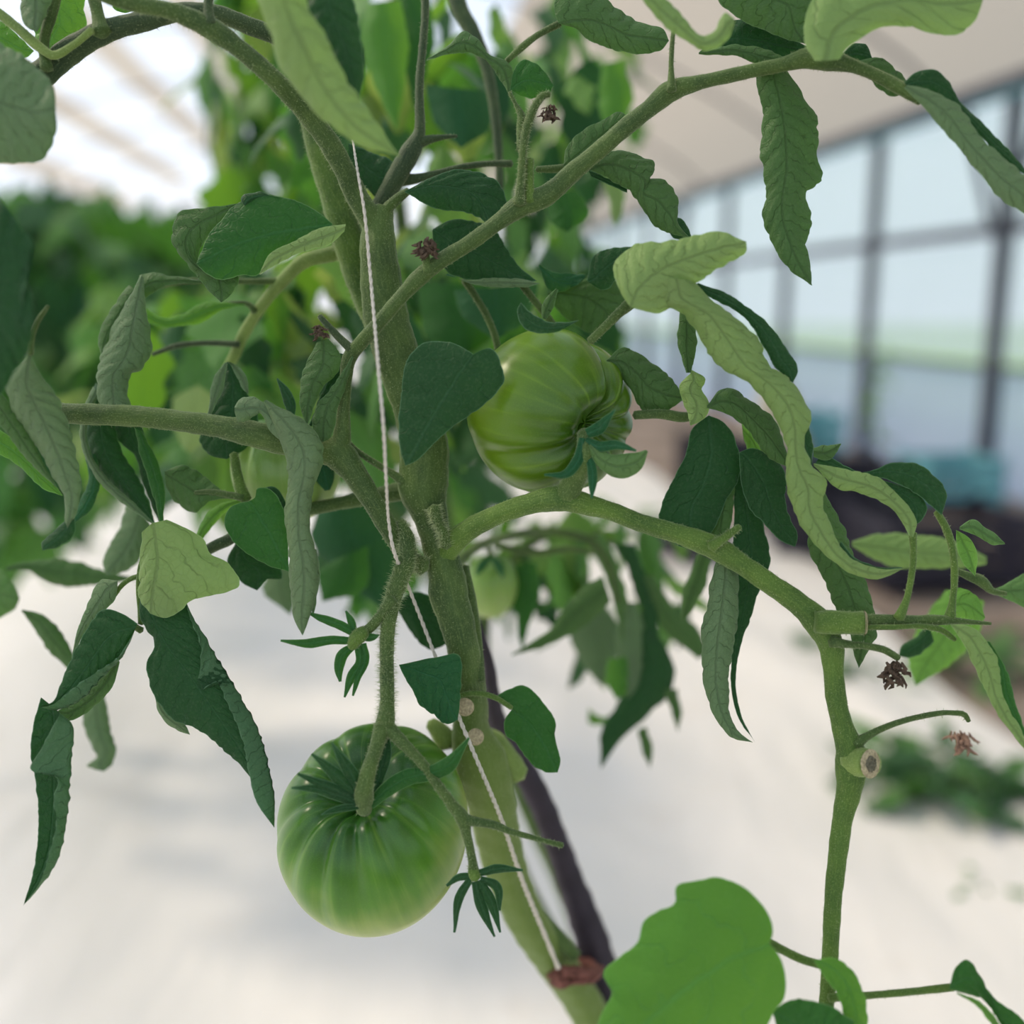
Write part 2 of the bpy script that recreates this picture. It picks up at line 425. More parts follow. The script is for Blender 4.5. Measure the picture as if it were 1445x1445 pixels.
def sheet(name, Lr, Rr, depth, parent, mat='mid', show='under', wrap=(55, 55), bulge=1.0, M=None, flap=None, flap_dz=0.003,
          n=None, m=22, wave=0.0006, quilt=0.0008, jit=1.3, tilt=(0, 0), label=None, camber=0.0, sp=0.62, vs=1.0):
    """leaf blade between two edges; wrap: how far (degrees) each half turns away from the viewer about the midrib"""
    Lr, Rr = xy(Lr), xy(Rr)
    ln = max(np.sum(np.linalg.norm(np.diff(Lr, axis=0), axis=1)), np.sum(np.linalg.norm(np.diff(Rr, axis=0), axis=1)))
    n = n or int(max(18, min(90, ln / 3.4)))
    L = spline(Lr, n); R = spline(Rr, n)
    C = spline(xy(M), n) if M is not None else (L + R) / 2
    t = np.linspace(0, 1, n)
    seed = RND.random() * 100
    env = np.sin(np.pi * np.clip(t, 0.02, 0.98)) ** 0.4
    for A, sd in ((L, 0.0), (R, 31.0)):           # small irregular teeth along the edges
        w = np.array([mnoise.noise(Vector((x * 0.055, y * 0.055, seed + sd))) + 0.5 * mnoise.noise(Vector((x * 0.16, y * 0.16, seed + sd))) for x, y in A])
        dirv = A - C; dl = np.linalg.norm(dirv, axis=1)[:, None] + 1e-6
        A += dirv / dl * (w * jit * 1.6 * env)[:, None]
    d0, d1 = (depth if isinstance(depth, tuple) else (depth, depth))
    D = d0 + (d1 - d0) * t + camber * np.sin(np.pi * t)
    s = np.linspace(-1, 1, m if m % 2 else m + 1)
    wl, wr = math.radians(wrap[0]), math.radians(wrap[1])
    th = np.where(s < 0, -s * wl, s * wr)
    mx = np.where(s < 0, math.sin(min(wl, math.pi / 2)), math.sin(min(wr, math.pi / 2)))
    mx = np.maximum(mx, 1e-4)
    X = np.sin(th) / mx
    Z = (1 - np.cos(th)) / mx
    E = np.where((s < 0)[None, :, None], (L - C)[:, None, :], (R - C)[:, None, :])
    pix = C[:, None, :] + E * X[None, :, None]
    hw = np.linalg.norm(R - L, axis=1) / 2 * D / F
    dep = D[:, None] + hw[:, None] * bulge * Z[None, :]
    dep = dep + s[None, :] * (tilt[0] + (tilt[1] - tilt[0]) * t[:, None])
    ed = np.abs(s[None, :]) ** 2
    for_w = np.array([[mnoise.noise(Vector((tt * ln * 0.016, sg * 3, seed))) for sg in (-1, 1)] for tt in t])
    dep = dep + wave * 2.2 * ed * np.where(s[None, :] < 0, for_w[:, :1], for_w[:, 1:])
    V = P(pix[..., 0], pix[..., 1], dep)
    if flap is not None:
        Fl = spline(xy(flap), n)
        K = 9
        k = np.linspace(0, 1, K)[1:]
        eR = pix[:, -1]
        fp = eR[:, None, :] + (Fl - eR)[:, None, :] * (np.sin(k * math.pi / 2) ** 1.3)[None, :, None]
        over = np.linalg.norm(Fl - eR, axis=1)
        fz = np.minimum(flap_dz, 0.0024 + over * D / F * 0.6)
        fd = dep[:, -1:] - fz[:, None] * np.sin(k * math.pi * 0.6)[None, :]
        V = np.concatenate([V, P(fp[..., 0], fp[..., 1], fd)], 1)
    nn, mm = V.shape[:2]
    # true lengths on the blade for the veins (cm)
    mid = len(s) // 2
    cl = np.r_[0, np.cumsum(np.linalg.norm(np.diff(V[:, mid], axis=0), axis=1))] * 100
    ac = np.concatenate([np.zeros((nn, 1)), np.cumsum(np.linalg.norm(np.diff(V, axis=1), axis=2), axis=1)], 1) * 100
    ac = ac - ac[:, mid:mid + 1]
    U = np.repeat(cl[:, None], mm, 1)
    mg = np.minimum(ac - ac[:, :1], ac[:, -1:] - ac)
    U = U * vs; ac = ac * vs
    gu = np.gradient(V, axis=0); gv = np.gradient(V, axis=1)
    N = np.cross(gu, gv); N /= np.linalg.norm(N, axis=2)[..., None] + 1e-12
    to_cam = CT - V[nn // 2, mid]
    facing = np.dot(N[nn // 2, mid], to_cam) > 0
    wob = np.array([[mnoise.noise(Vector((u * .9, a * 1.1, seed))) for u, a in zip(ru, ra)] for ru, ra in zip(U, ac)])
    p = (U - 0.85 * np.abs(ac)) / sp + 0.5 + wob * 0.7  # the same lateral-vein rhythm that the material draws
    fade = np.clip(np.minimum(t, 1 - t) * 6, 0, 1)[:, None] * np.clip(np.abs(ac) * 4, 0, 1)
    q = quilt * (np.abs(np.sin(np.pi * p)) ** 0.7 - 0.5) * fade * np.clip(hw[:, None] / 0.008, 0.15, 1)
    lump = np.array([[mnoise.noise(Vector(v * 90)) for v in row] for row in V[:, ::2]])
    lump = np.repeat(lump, 2, 1)[:, :mm]
    sgn = 1 if facing else -1
    V = V + N * (sgn * (q if show == 'under' else q) + lump * quilt * 1.3 * np.clip(hw[:, None] / 0.006, 0.1, 1) * (0.25 if flap is not None else 1.0))[..., None]
    faces = grid_faces(nn, mm)
    # front side of the mesh = upper side of the leaf
    if facing != (show == 'upper'):
        faces = [f[::-1] for f in faces]
    # grid_faces winding is (i,j),(i,j+1),(i+1,j+1): its normal is cross(gv,gu), so flip once more
    faces = [f[::-1] for f in faces]
    return obj(name, V.reshape(-1, 3), faces, LM[mat], parent, uv=np.stack([U, ac], -1).reshape(-1, 2), uv2=np.stack([mg, mg], -1).reshape(-1, 2), label=label)

def strip(name, flat, depth, parent, mat='mid', show='upper', wrap=(50, 50), label=None, curl=0.0):
    """narrow pointed blade along a centre line given as x,y,halfwidth"""
    a = spline(xy(flat, 3), 18)
    a[:, 2] *= 1.0 + .35 * np.sin(np.linspace(0, math.pi, 18))
    T = np.gradient(a[:, :2], axis=0); T /= np.linalg.norm(T, axis=1)[:, None] + 1e-9
    Nn = np.stack([-T[:, 1], T[:, 0]], 1)
    L = a[:, :2] + Nn * a[:, 2:3]; R = a[:, :2] - Nn * a[:, 2:3]
    return sheet(name, L.ravel(), R.ravel(), depth, parent, mat, show, wrap, n=22, m=9, wave=0.0002, quilt=0.0001, jit=0.4, label=label, camber=curl)

def tomato(name, cx, cy, rx_px, depth, axis, mat, grooves, flat=0.80, dimple=0.28, label=None, group=None, squash=(1, 1), parent=None, roll=0.0, fadep=1.2, dw=0.30, n=110, seg=220):
    """grooves: list of (angle deg, depth, width deg, reach 0..1)"""
    c = P(cx, cy, depth)
    R = rx_px / F * depth
    ax = Vector(axis).normalized()
    axw = Vector((CR @ np.array(ax)).tolist())
    q = axw.to_track_quat('Z', 'Y') @ Quaternion((0, 0, 1), roll)
    v = np.linspace(0.0, 1.0, n)
    th = v * math.pi
    ph = np.linspace(0, 2 * math.pi, seg, endpoint=False)
    TH, PH = np.meshgrid(th, ph, indexing='ij')
    rho = np.sin(TH) ** 0.86
    z = np.where(TH < math.pi / 2, np.cos(TH) * flat, np.cos(TH) * flat * 1.02)
    gr = np.zeros_like(TH); sh = np.zeros_like(TH)
    for (a, dp, wd, reach) in grooves:
        da = np.abs((np.degrees(PH) - a + 180) % 360 - 180)
        g = dp / (1 + (da / wd) ** 2)
        fall = np.clip(1 - (TH / math.pi) / reach, 0, 1) ** fadep
        gr += g * fall
    gr += 0.010 * np.sin(PH * 3 + 1) * np.sin(TH)
    k = 1 - gr
    x = rho * k * np.cos(PH) * squash[0]; y = rho * k * np.sin(PH) * squash[1]
    z = z * (1 - gr * 0.55) - np.where(TH < math.pi / 2, dimple * np.exp(-(rho / dw) ** 2), 0.10 * np.exp(-(rho / 0.25) ** 2) * -1)
    V = np.stack([x, y, z], -1) * R
    Rm = np.array(q.to_matrix())
    Vw = V.reshape(-1, 3) @ Rm.T + c
    faces = grid_faces(n, seg, wrap=True)
    faces = [f[::-1] for f in faces]
    uv = np.stack([PH / (2 * math.pi) * 1.0, TH / math.pi], -1).reshape(-1, 2)
    # symmetric in the angle so that the seam does not show
    uv[:, 0] = np.abs(uv[:, 0] - 0.5) * 2
    o = obj(name, Vw, faces, mat, parent, uv=uv, origin=c)
    return o, c, R, Rm

def dried(x, y, d, size, parent, name='dried_flower', mat=None, seed=1, label=None):
    """shrivelled flower: crumpled petals and sepals in one lump, hanging"""
    rg = random.Random(seed)
    VV, FF = [], []
    def add(V, Fc):
        k = len(VV); VV.extend(V.tolist()); FF.extend([[i + k for i in f] for f in Fc])
    for k in range(24):
        a0 = rg.uniform(-.9, .9)
        pts = []
        spread = .12 + .25 * rg.random()
        px, py = rg.uniform(-spread, spread) * size, (-0.45 + rg.uniform(0, .55)) * size
        dz = rg.uniform(-.25, .25) * size
        for j in range(5):
            pts.append((x + px, y + py, d + dz / F * d))
            px += math.sin(a0) * size * 0.11 + rg.uniform(-.06, .06) * size
            py += abs(math.cos(a0)) * size * 0.11
            a0 += rg.uniform(-1.1, 1.1)
            dz += rg.uniform(-.12, .12) * size
        p = np.array(pts); c = P(p[:, 0], p[:, 1], p[:, 2])
        r = np.array([.03, .055, .065, .05, .015]) * size / F * d * rg.uniform(.5, 1.3)
        V, Fc, _, _ = tube_mesh(c, r, 6, 0.45, k)
        add(V, Fc)
    return obj(name, np.array(VV), FF, mat or M_DRY, parent, label=label, smooth=False)

# ------------------------------------------------------------------ the greenhouse round the plant
A = math.radians(7.3)
GU = np.array([-math.sin(A), math.cos(A), 0]); GN = np.array([math.cos(A), math.sin(A), 0]); GZ = np.array([0, 0, 1.0])
def G(s, t, z): return GU * s + GN * t + GZ * z
def box(p0, p1, w, h, upv=(0, 0, 1)):
    """beam from p0 to p1 with section w (sideways) x h (along up)"""
    p0, p1 = np.array(p0, float), np.array(p1, float)
    T = p1 - p0; T /= np.linalg.norm(T)
    up = np.array(upv, float)
    if abs(np.dot(T, up)) > .95: up = GU
    S = np.cross(T, up); S /= np.linalg.norm(S); U = np.cross(S, T)
    V = [p + S * a * w / 2 + U * b * h / 2 for p in (p0, p1) for a, b in ((-1, -1), (1, -1), (1, 1), (-1, 1))]
    return np.array(V), [[0, 3, 2, 1], [4, 5, 6, 7], [0, 1, 5, 4], [1, 2, 6, 5], [2, 3, 7, 6], [3, 0, 4, 7]]
def beam(name, p0, p1, w, h, mat, parent=None, **kw):
    V, Fc = box(p0, p1, w, h)
    return obj(name, V, Fc, mat, parent, smooth=False)

def film_mat(name, tint, trans, diff, clear=0.6, transl=0.25):
    m, nt, out = new_mat(name)
    b = NB(nt)
    tc = b.n('ShaderNodeTexCoord')
    nz = b.noise(tc.outputs['Object'], 1.2, 4)
    t = b.n('ShaderNodeBsdfTransparent'); t.inputs[0].default_value = tint + (1,)
    tl = b.n('ShaderNodeBsdfTranslucent'); tl.inputs[0].default_value = trans + (1,)
    df = b.n('ShaderNodeBsdfDiffuse')
    b.l(b.mix(b.maprange(nz, .3, .7, 0, 1), tuple(c * .88 for c in diff), diff), df.inputs[0])
    m1 = b.n('ShaderNodeMixShader'); m1.inputs[0].default_value = transl / max(1e-6, 1 - clear)
    b.l(df.outputs[0], m1.inputs[1]); b.l(tl.outputs[0], m1.inputs[2])
    m2 = b.n('ShaderNodeMixShader'); m2.inputs[0].default_value = 1 - clear
    b.l(t.outputs[0], m2.inputs[1]); b.l(m1.outputs[0], m2.inputs[2])
    b.l(m2.outputs[0], out.inputs[0])
    return m
M_PANE = film_mat('wall_film_clear', (0.97, 0.98, 1.0), (0.95, 0.97, 1.0), (0.85, 0.9, 0.9), 0.50, 0.42)
M_ROOFC = film_mat('roof_film_clear', (0.94, 0.97, 1.0), (0.85, 0.9, 0.95), (0.7, 0.75, 0.8), 0.62, 0.24)
M_ROOFB = film_mat('roof_film_beige', (0.80, 0.72, 0.60), (0.56, 0.47, 0.37), (0.44, 0.38, 0.30), 0.18, 0.45)
M_SKIRT = film_mat('skirt_film_grey', (0.85, 0.9, 0.97), (0.80, 0.85, 0.93), (0.60, 0.66, 0.74), 0.30, 0.48)
M_STEEL = plain_mat('frame_steel_dark', (0.075, 0.085, 0.11), 0.55, 0.4, 0.2, 12, 0.1, 0.3)
M_TEAL = plain_mat('gutter_teal', (0.10, 0.26, 0.30), 0.5, 0.4, 0.2, 12, 0.1)
M_SOIL = plain_mat('soil_brown', (0.27, 0.215, 0.18), 0.95, 0.1, 0.45, 3.0, 1.0, dist=0.05)

def ground_film_mat():
    m, nt, out = new_mat('mulch_film_white')
    b = NB(nt)
    tc = b.n('ShaderNodeTexCoord')
    mp = b.n('ShaderNodeMapping'); mp.inputs['Rotation'].default_value = (0, 0, -0.5); mp.inputs['Scale'].default_value = (3.2, 0.8, 1)
    b.l(tc.outputs['Object'], mp.inputs[0])
    w1 = b.noise(mp.outputs[0], 2.2, 4)
    w2 = b.noise(tc.outputs['Object'], 9, 4)
    dirt = b.noise(tc.outputs['Object'], 3.1, 5, 0.65)
    col = b.mix(b.maprange(dirt, 0.58, 0.78, 0, 0.5), (0.80, 0.765, 0.72), (0.66, 0.58, 0.49))
    pr = b.n('ShaderNodeBsdfPrincipled'); b.l(col, pr.inputs['Base Color'])
    pr.inputs['Roughness'].default_value = 0.42; pr.inputs['Specular IOR Level'].default_value = 0.45
    bp = b.n('ShaderNodeBump'); bp.inputs['Strength'].default_value = 0.7; bp.inputs['Distance'].default_value = 0.03
    b.l(b.math('ADD', w1, b.math('MULTIPLY', w2, 0.25)), bp.inputs['Height']); b.l(bp.outputs[0], pr.inputs['Normal'])
    b.l(pr.outputs[0], out.inputs[0])
    return m
M_MULCH = ground_film_mat()

# ground: soil outside the film, white mulch film with folds in front
def ground():
    V = np.array([G(-8, -12, -0.03), G(-8, 40, -0.03), G(60, 40, -0.03), G(60, -12, -0.03)])
    V2 = V.copy(); V2[:, 2] -= 0.2
    o = obj('ground', np.vstack([V, V2]), [[0, 1, 2, 3], [7, 6, 5, 4], [0, 4, 5, 1], [1, 5, 6, 2], [2, 6, 7, 3], [3, 7, 4, 0]], M_SOIL, smooth=False)
    tag(o, kind='structure')
    ns, nt_ = 150, 110
    S = np.linspace(-1.5, 24, ns) ; T = np.linspace(-5.2, 2.3, nt_)
    S = -1.5 + 25.5 * np.linspace(0, 1, ns) ** 1.6
    pts = []
    for s in S:
        for t in T:
            edge = t
            if t > 1.0: edge = 1.0 + (t - 1.0) * (0.55 + 0.25 * mnoise.noise(Vector((s * .6, 1, 0))))
            z = 0.012 * mnoise.noise(Vector((s * 0.9, t * 3.0, 0.3))) + 0.018 * max(0, math.sin((t + s * 0.45) * 5.2 + 2 * mnoise.noise(Vector((s * .5, t, 5))))) ** 4
            z += 0.006 * mnoise.noise(Vector((s * 5, t * 6, 2))) + 0.02
            pts.append(G(s, edge, z))
    o = obj('floor', np.array(pts), grid_faces(ns, nt_), M_MULCH)
    tag(o, kind='structure')
    return o
ground()

def wall_right():
    w = empty('wall_right', G(5, 3.6, 0), kind='structure')
    step = 1.62; s0 = 0.84
    ps = [s0 + step * k for k in range(-1, 13)]
    for s in ps:
        beam('post', G(s, 3.6, 0), G(s, 3.6, 2.32), 0.075, 0.09, M_STEEL, w)
    a, e = ps[0], ps[-1]
    beam('rail', G(a, 3.57, 1.53), G(e, 3.57, 1.53), 0.05, 0.07, M_STEEL, w)
    beam('rail', G(a, 3.57, 0.74), G(e, 3.57, 0.74), 0.03, 0.03, M_STEEL, w)
    beam('eave_beam', G(a, 3.57, 2.33), G(e, 3.57, 2.33), 0.09, 0.08, M_STEEL, w)
    beam('gutter_strip', G(a, 3.55, 2.265), G(e, 3.55, 2.265), 0.05, 0.035, M_TEAL, w)
    for k, s in enumerate(ps[:-1]):
        for z0, z1 in ((0.78, 1.49), (1.57, 2.25)):
            V, Fc = box(G(s + .05, 3.62, (z0 + z1) / 2), G(s + step - .05, 3.62, (z0 + z1) / 2), 0.006, z1 - z0)
            obj('pane', V, Fc, M_PANE, w, smooth=False)
        V, Fc = box(G(s + .02, 3.64, .37), G(s + step - .02, 3.64, .37), 0.006, .74)
        obj('skirt_panel', V, Fc, M_SKIRT, w, smooth=False)
    for s in (ps[4], ps[8]):
        beam('brace', G(s + .03, 3.54, 1.5), G(s + .45, 3.54, 2.3), 0.035, 0.035, M_STEEL, w)
        beam('brace', G(s - .03, 3.54, 1.5), G(s - .45, 3.54, 2.3), 0.035, 0.035, M_STEEL, w)
wall_right()

def roof():
    tt = np.linspace(3.6, -6.0, 29)
    zz = 2.35 + 1.55 * np.sin(np.linspace(0, math.pi, 29)) ** 0.8
    ss = [-4, 0, 4, 8, 12, 16, 22]
    def part(i0, i1, mat, name):
        V = [G(s, tt[i], zz[i]) for s in ss for i in range(i0, i1 + 1)]
        o = obj(name, np.array(V), grid_faces(len(ss), i1 - i0 + 1), mat)
        tag(o, kind='structure')
    part(0, 7, M_ROOFB, 'ceiling_right')
    part(7, 28, M_ROOFC, 'ceiling_left')
    sh = empty('added_trim', G(8, -2, 3), kind='structure')          # strips added over the clear film to stripe the sunlight on the floor
    for i in range(9, 27, 3):
        V = [G(a, tt[k] + f, zz[k] + .03) for a in ss for k, f in ((i, 0), (i + 1, -.06))]
        obj('added_shade_strip', np.array(V), grid_faces(len(ss), 2), M_ROOFB, sh)
    h = empty('trim_1', G(8, -1, 3), kind='structure')
    for k in range(0, 9):
        s = -0.9 + 2.43 * k
        c = np.array([G(s, t, z - .03) for t, z in zip(tt, zz)])
        V, Fc, uv, _ = tube_mesh(c, np.full(len(c), .014), 8, 0)
        obj('hoop', V, Fc, M_STEEL, h)
    w = empty('wall_left', G(8, -6, 0), kind='structure')
    for k in range(-2, 13):
        beam('post', G(.55 + 1.62 * k, -6, 0), G(.55 + 1.62 * k, -6, 2.36), .06, .06, M_STEEL, w)
    V, Fc = box(G(-4, -6.05, 1.2), G(22, -6.05, 1.2), .006, 2.3)
    obj('film_panel', V, Fc, M_PANE, w, smooth=False)
    w = empty('wall_back', G(22, -1, 0), kind='structure')
    for t0 in np.arange(-6, 3.5, 1.6):
        beam('post', G(22, t0, 0), G(22, t0, 3.4), .06, .06, M_STEEL, w)
        V, Fc = box(G(22.04, t0 + .03, 1.7), G(22.04, t0 + 1.57, 1.7), .006, 3.4)
        obj('film_panel', V, Fc, M_PANE, w, smooth=False)
roof()

# ------------------------------------------------------------------ the tomato plant in focus
root_xy = P(900, 1600, 0.64)
BASE = (float(root_xy[0]), float(root_xy[1]) + 0.15, 0.0)
plant = empty('tomato_plant', BASE, 'tall tomato vine with curled leaves and hairy stems, in focus across the whole picture', 'plant')
PL = plant

stem('main_stem', [536,296,18,.43, 533,340,24,.428, 537,390,28,.428, 543,440,31,.43, 556,490,31,.43, 575,545,31,.432, 592,595,32,.432, 599,645,34,.432, 597,690,34,.432,
                   609,735,23,.432, 619,775,22,.43, 628,802,25,.43, 633,840,27,.43, 645,880,24,.43, 656,930,22,.435, 665,985,22,.445, 664,1030,27,.455, 676,1070,37,.465,
                   690,1120,34,.475, 702,1180,31,.49, 718,1240,29,.505, 745,1300,27,.52, 780,1352,26,.54, 815,1400,26,.56, 858,1480,28,.58],
     SM['main'], PL, hair=1.3, seg=24, lump=.05, ridges=5,
     extra=[root_xy[0], root_xy[1] + .03, root_xy[2], .0115, root_xy[0] + .02, root_xy[1] + .1, .45, .012, BASE[0], BASE[1], .2, .012, BASE[0], BASE[1], -.01, .013])
stem('branch', [436,170,13,.447, 452,220,18,.447, 470,270,21,.447, 487,325,23,.447, 510,395,23,.447, 535,460,20,.447, 560,520,16,.447], SM['bright'], PL, hair=1.6, hl=(.0005,.002), seg=18, ridges=4)
stem('branch', [120,-18,9,.37, 166,0,10,.375, 249,18,12,.38, 297,40,15,.385, 342,72,13,.39, 382,107,13,.395, 436,163,15,.41, 462,198,15,.415, 486,240,15,.42, 505,280,16,.425, 528,318,17,.428, 536,360,14,.434], SM['mid'], PL, hair=1.6, hl=(.0005,.002))
stem('branch', [-30,170,18,.39, 25,130,18,.395, 60,104,18,.40, 102,70,17,.40, 150,44,15,.40, 208,29,13,.40, 260,16,12,.40, 315,22,12,.402, 350,36,12,.405, 390,52,12,.41, 420,75,10,.415], SM['dark'], PL, hair=1.2, hl=(.0004,.0016))
stem('stalk', [144,48,15, 140,30,10, 130,-15,9], SM['mid'], PL, .397, hair=1)
stem('stalk', [66,98,9, 62,60,7, 72,20,8, 80,-15,9], SM['mid'], PL, .395, hair=1)
stem('stalk', [-10,12,7, 25,40,7, 55,66,7, 75,78,6, 100,66,5, 130,42,5], SM['pale'], PL, .392, hair=.8)
stem('stalk', [296,36,10, 294,15,7, 296,-15,7], SM['dark'], PL, .383, hair=1)
stem('branch', [522,330,12, 540,285,13, 562,245,14, 580,213,14, 591,190,9, 592,150,6.5, 592,120,6, 597,60,5.5, 600,20,5.5, 600,-15,6], SM['dark'], PL, .44, hair=1)
stem('stalk', [588,203,9, 605,197,6, 622,194,4, 645,192,2], SM['dark'], PL, .44)
stem('stalk', [560,254,10, 588,252,7, 612,246,5, 645,237,4.5, 690,231,4.5, 722,231,5], SM['dark'], PL, .443)
stem('stalk', [533,308,8, 548,292,8, 563,279,7, 577,269,5], SM['mid'], PL, .428)
# long fruiting branch that crosses the stem and climbs to the right
stem('branch', [478,645,18,.42, 483,610,12,.418, 485,575,9,.417, 488,535,9,.417, 493,505,10,.416, 511,482,10,.412, 532,459,10,.405, 565,420,10,.405, 596,388,12,.405, 625,366,11,.405, 658,346,11,.405,
                709,309,12,.405, 737,289,16,.405, 765,279,15,.405, 813,239,13,.405, 850,208,12,.405, 882,180,12.5,.405, 920,150,12.5,.405, 944,130,15,.405, 985,117,10,.402, 1025,108,9.5,.40, 1066,99,9.5,.40,
                1105,91,10,.398, 1140,82,14,.395, 1170,85,15,.392, 1200,92,9.5,.39, 1240,108,8.5,.388, 1277,128,9,.385, 1300,142,7,.382], SM['mid'], PL, hair=1.3, hl=(.0003,.0011), seg=18)
stem('stalk', [497,494,7, 480,478,5.5, 465,462,5, 451,446,4], SM['dark'], PL, .414, hair=1)
stem('stalk', [604,386,8, 602,370,6, 600,350,5], SM['mid'], PL, .403)
dried(603, 352, .399, 40, PL, seed=3)
stem('stalk', [733,288,8, 735,255,5.5, 738,215,5.5, 741,190,6, 748,165,6, 758,145,5.5, 768,134,5, 776,133,4], SM['mid'], PL, .40, hair=2.2, hl=(.0006,.0022))
stem('stalk', [735,210,6, 735,180,6, 736,165,6, 728,148,3, 719,130,2.5], SM['mid'], PL, .403, hair=1.5)
stem('stalk', [747,286,8, 747,260,6.5, 748,225,6], SM['bright'], PL, .402, hair=1.5)
dried(776, 161, .398, 30, PL, seed=5)
stem('stalk', [948,128,7, 947,100,4, 948,70,3.5, 950,45,3], SM['mid'], PL, .40)
# right-hand branch
stem('branch', [620,795,16,.43, 640,765,17,.425, 665,745,15,.42, 700,727,14,.415, 745,711,15,.41, 790,703,18,.405, 830,712,15,.405, 865,722,13,.405, 900,736,13,.405, 960,754,14,.405, 1008,772,17,.405,
                1050,798,14.5,.405, 1089,825,15,.405, 1125,850,16,.405, 1158,882,20,.405, 1173,912,17,.405, 1176,945,14,.405, 1180,985,14,.405, 1190,1028,15,.405, 1200,1058,20,.405, 1201,1085,21,.405,
                1198,1115,17,.405, 1190,1150,14,.405, 1183,1200,13,.403, 1177,1253,12,.40, 1171,1353,11,.395, 1166,1420,10,.39, 1160,1500,10,.385], SM['bright'], PL, hair=1.5, hl=(.0003,.0011), seg=20, ridges=5)
stem('stalk', [1003,772,9, 1022,759,6, 1044,743,5], SM['bright'], PL, .40, hair=2, hl=(.0005,.0016))
stub = stem('cut_stub', [1150,878,15, 1175,878,17, 1200,879,16.5, 1218,879,16.5], SM['bright'], PL, .399, hair=1.5, dome=.02)
def disc(name, x, y, d, rx, nrm_cam, mat, parent, rings=5, squ=1.0, noise_amp=0.0002, thick=0.0006, label=None):
    c = P(x, y, d); nw = Vector((CR @ np.array(Vector(nrm_cam).normalized())).tolist())
    q = nw.to_track_quat('Z', 'Y'); R = np.array(q.to_matrix()); r = rx / F * d
    V = []; seg = 28
    for k in range(rings + 1):
        for j in range(seg):
            a = j / seg * 2 * math.pi; rr = r * k / rings
            p = Vector((math.cos(a) * rr, math.sin(a) * rr * squ, 0))
            z = thick + noise_amp * mnoise.noise(Vector((p.x * 2500, p.y * 2500, 3))) - (thick * 1.5 if k == rings else 0)
            V.append(R @ np.array([p.x, p.y, z]) + c)
    return obj(name, np.array(V), grid_faces(rings + 1, seg, True), mat, parent, label=label)
disc('cut_end', 1221, 879, .399, 17.5, (1, 0, .25), M_CUT, stub)
stub2 = stem('cut_stub', [1200,1074,20,.405, 1212,1075,21,.401, 1222,1076,20,.397, 1228,1077,19,.3945], SM['pale'], PL, hair=.6, dome=.02)
disc('cut_end', 1229, 1078, .3935, 18.5, (.45, .05, .9), M_CUT, stub2, squ=1.12, noise_amp=.0006, label='corky tan ring of the cut face')
disc('cut_core', 1229, 1078, .3929, 11, (.45, .05, .9), M_CUTD, stub2, squ=1.15, noise_amp=.001, label='dark grey pith of the cut face')
stem('stalk', [1222,876,10, 1255,875,8, 1290,876,8, 1330,875,7, 1360,877,4, 1398,880,2.5], SM['mid'], PL, .404, hair=.8)
stem('stalk', [1222,885,4, 1260,885,4, 1303,884,4, 1330,890,4.5, 1348,903,3], SM['bright'], PL, .401, hair=.8)
stem('stalk', [1268,873,8, 1278,850,5, 1285,820,4.5, 1289,785,4.5, 1288,752,5.5], SM['bright'], PL, .402, hair=.7)
stem('stalk', [1340,873,8, 1344,850,5, 1347,808,5, 1344,775,5, 1336,748,5.5, 1322,722,5], SM['bright'], PL, .405, hair=.7)
stem('stalk', [1348,805,4, 1365,812,6, 1385,820,8, 1400,834,5, 1420,838,3], SM['mid'], PL, .43, hair=.3)
stem('stalk', [1172,905,9, 1195,909,5.5, 1225,912,5, 1250,918,5, 1268,929,5], SM['mid'], PL, .40, hair=1.5)
dried(1260, 951, .40, 46, PL, seed=9)
stem('stalk', [1205,1052,9, 1222,1040,6, 1250,1026,4.5, 1300,1011,4, 1345,1006,3.8, 1362,1009,4, 1367,1018,3], SM['mid'], PL, .402, hair=1)
dried(1357, 1050, .455, 44, PL, seed=12, mat=M_TAN, label='tan withered bud')
stem('stalk', [1160,1362,6, 1130,1353,6, 1105,1341,6, 1080,1330,7, 1060,1330,4], SM['bright'], PL, .385, hair=.6)
stem('stalk', [1170,1408,6, 1220,1405,5, 1280,1400,5, 1345,1393,5.5], SM['bright'], PL, .385, hair=.6)
# left-hand branch
stem('branch', [60,580,14,.415, 88,583,14.5,.415, 140,585,15,.415, 200,588,15,.415, 260,595,15,.415, 310,602,16,.415, 360,613,19,.415, 400,622,20,.418, 440,632,19,.42, 478,642,22,.42, 500,668,18,.42,
                522,702,15,.42, 545,740,14,.422, 562,768,13,.425, 592,800,12,.43], SM['mid'], PL, hair=1.3, seg=18)
stem('stalk', [489,628,8, 502,636,5, 519,647,4.5, 545,663,5, 572,680,8], SM['mid'], PL, .427, hair=1)
stem('branch', [420,722,9, 455,715,9, 500,706,10, 545,697,12, 580,690,16], SM['mid'], PL, .45, hair=1)
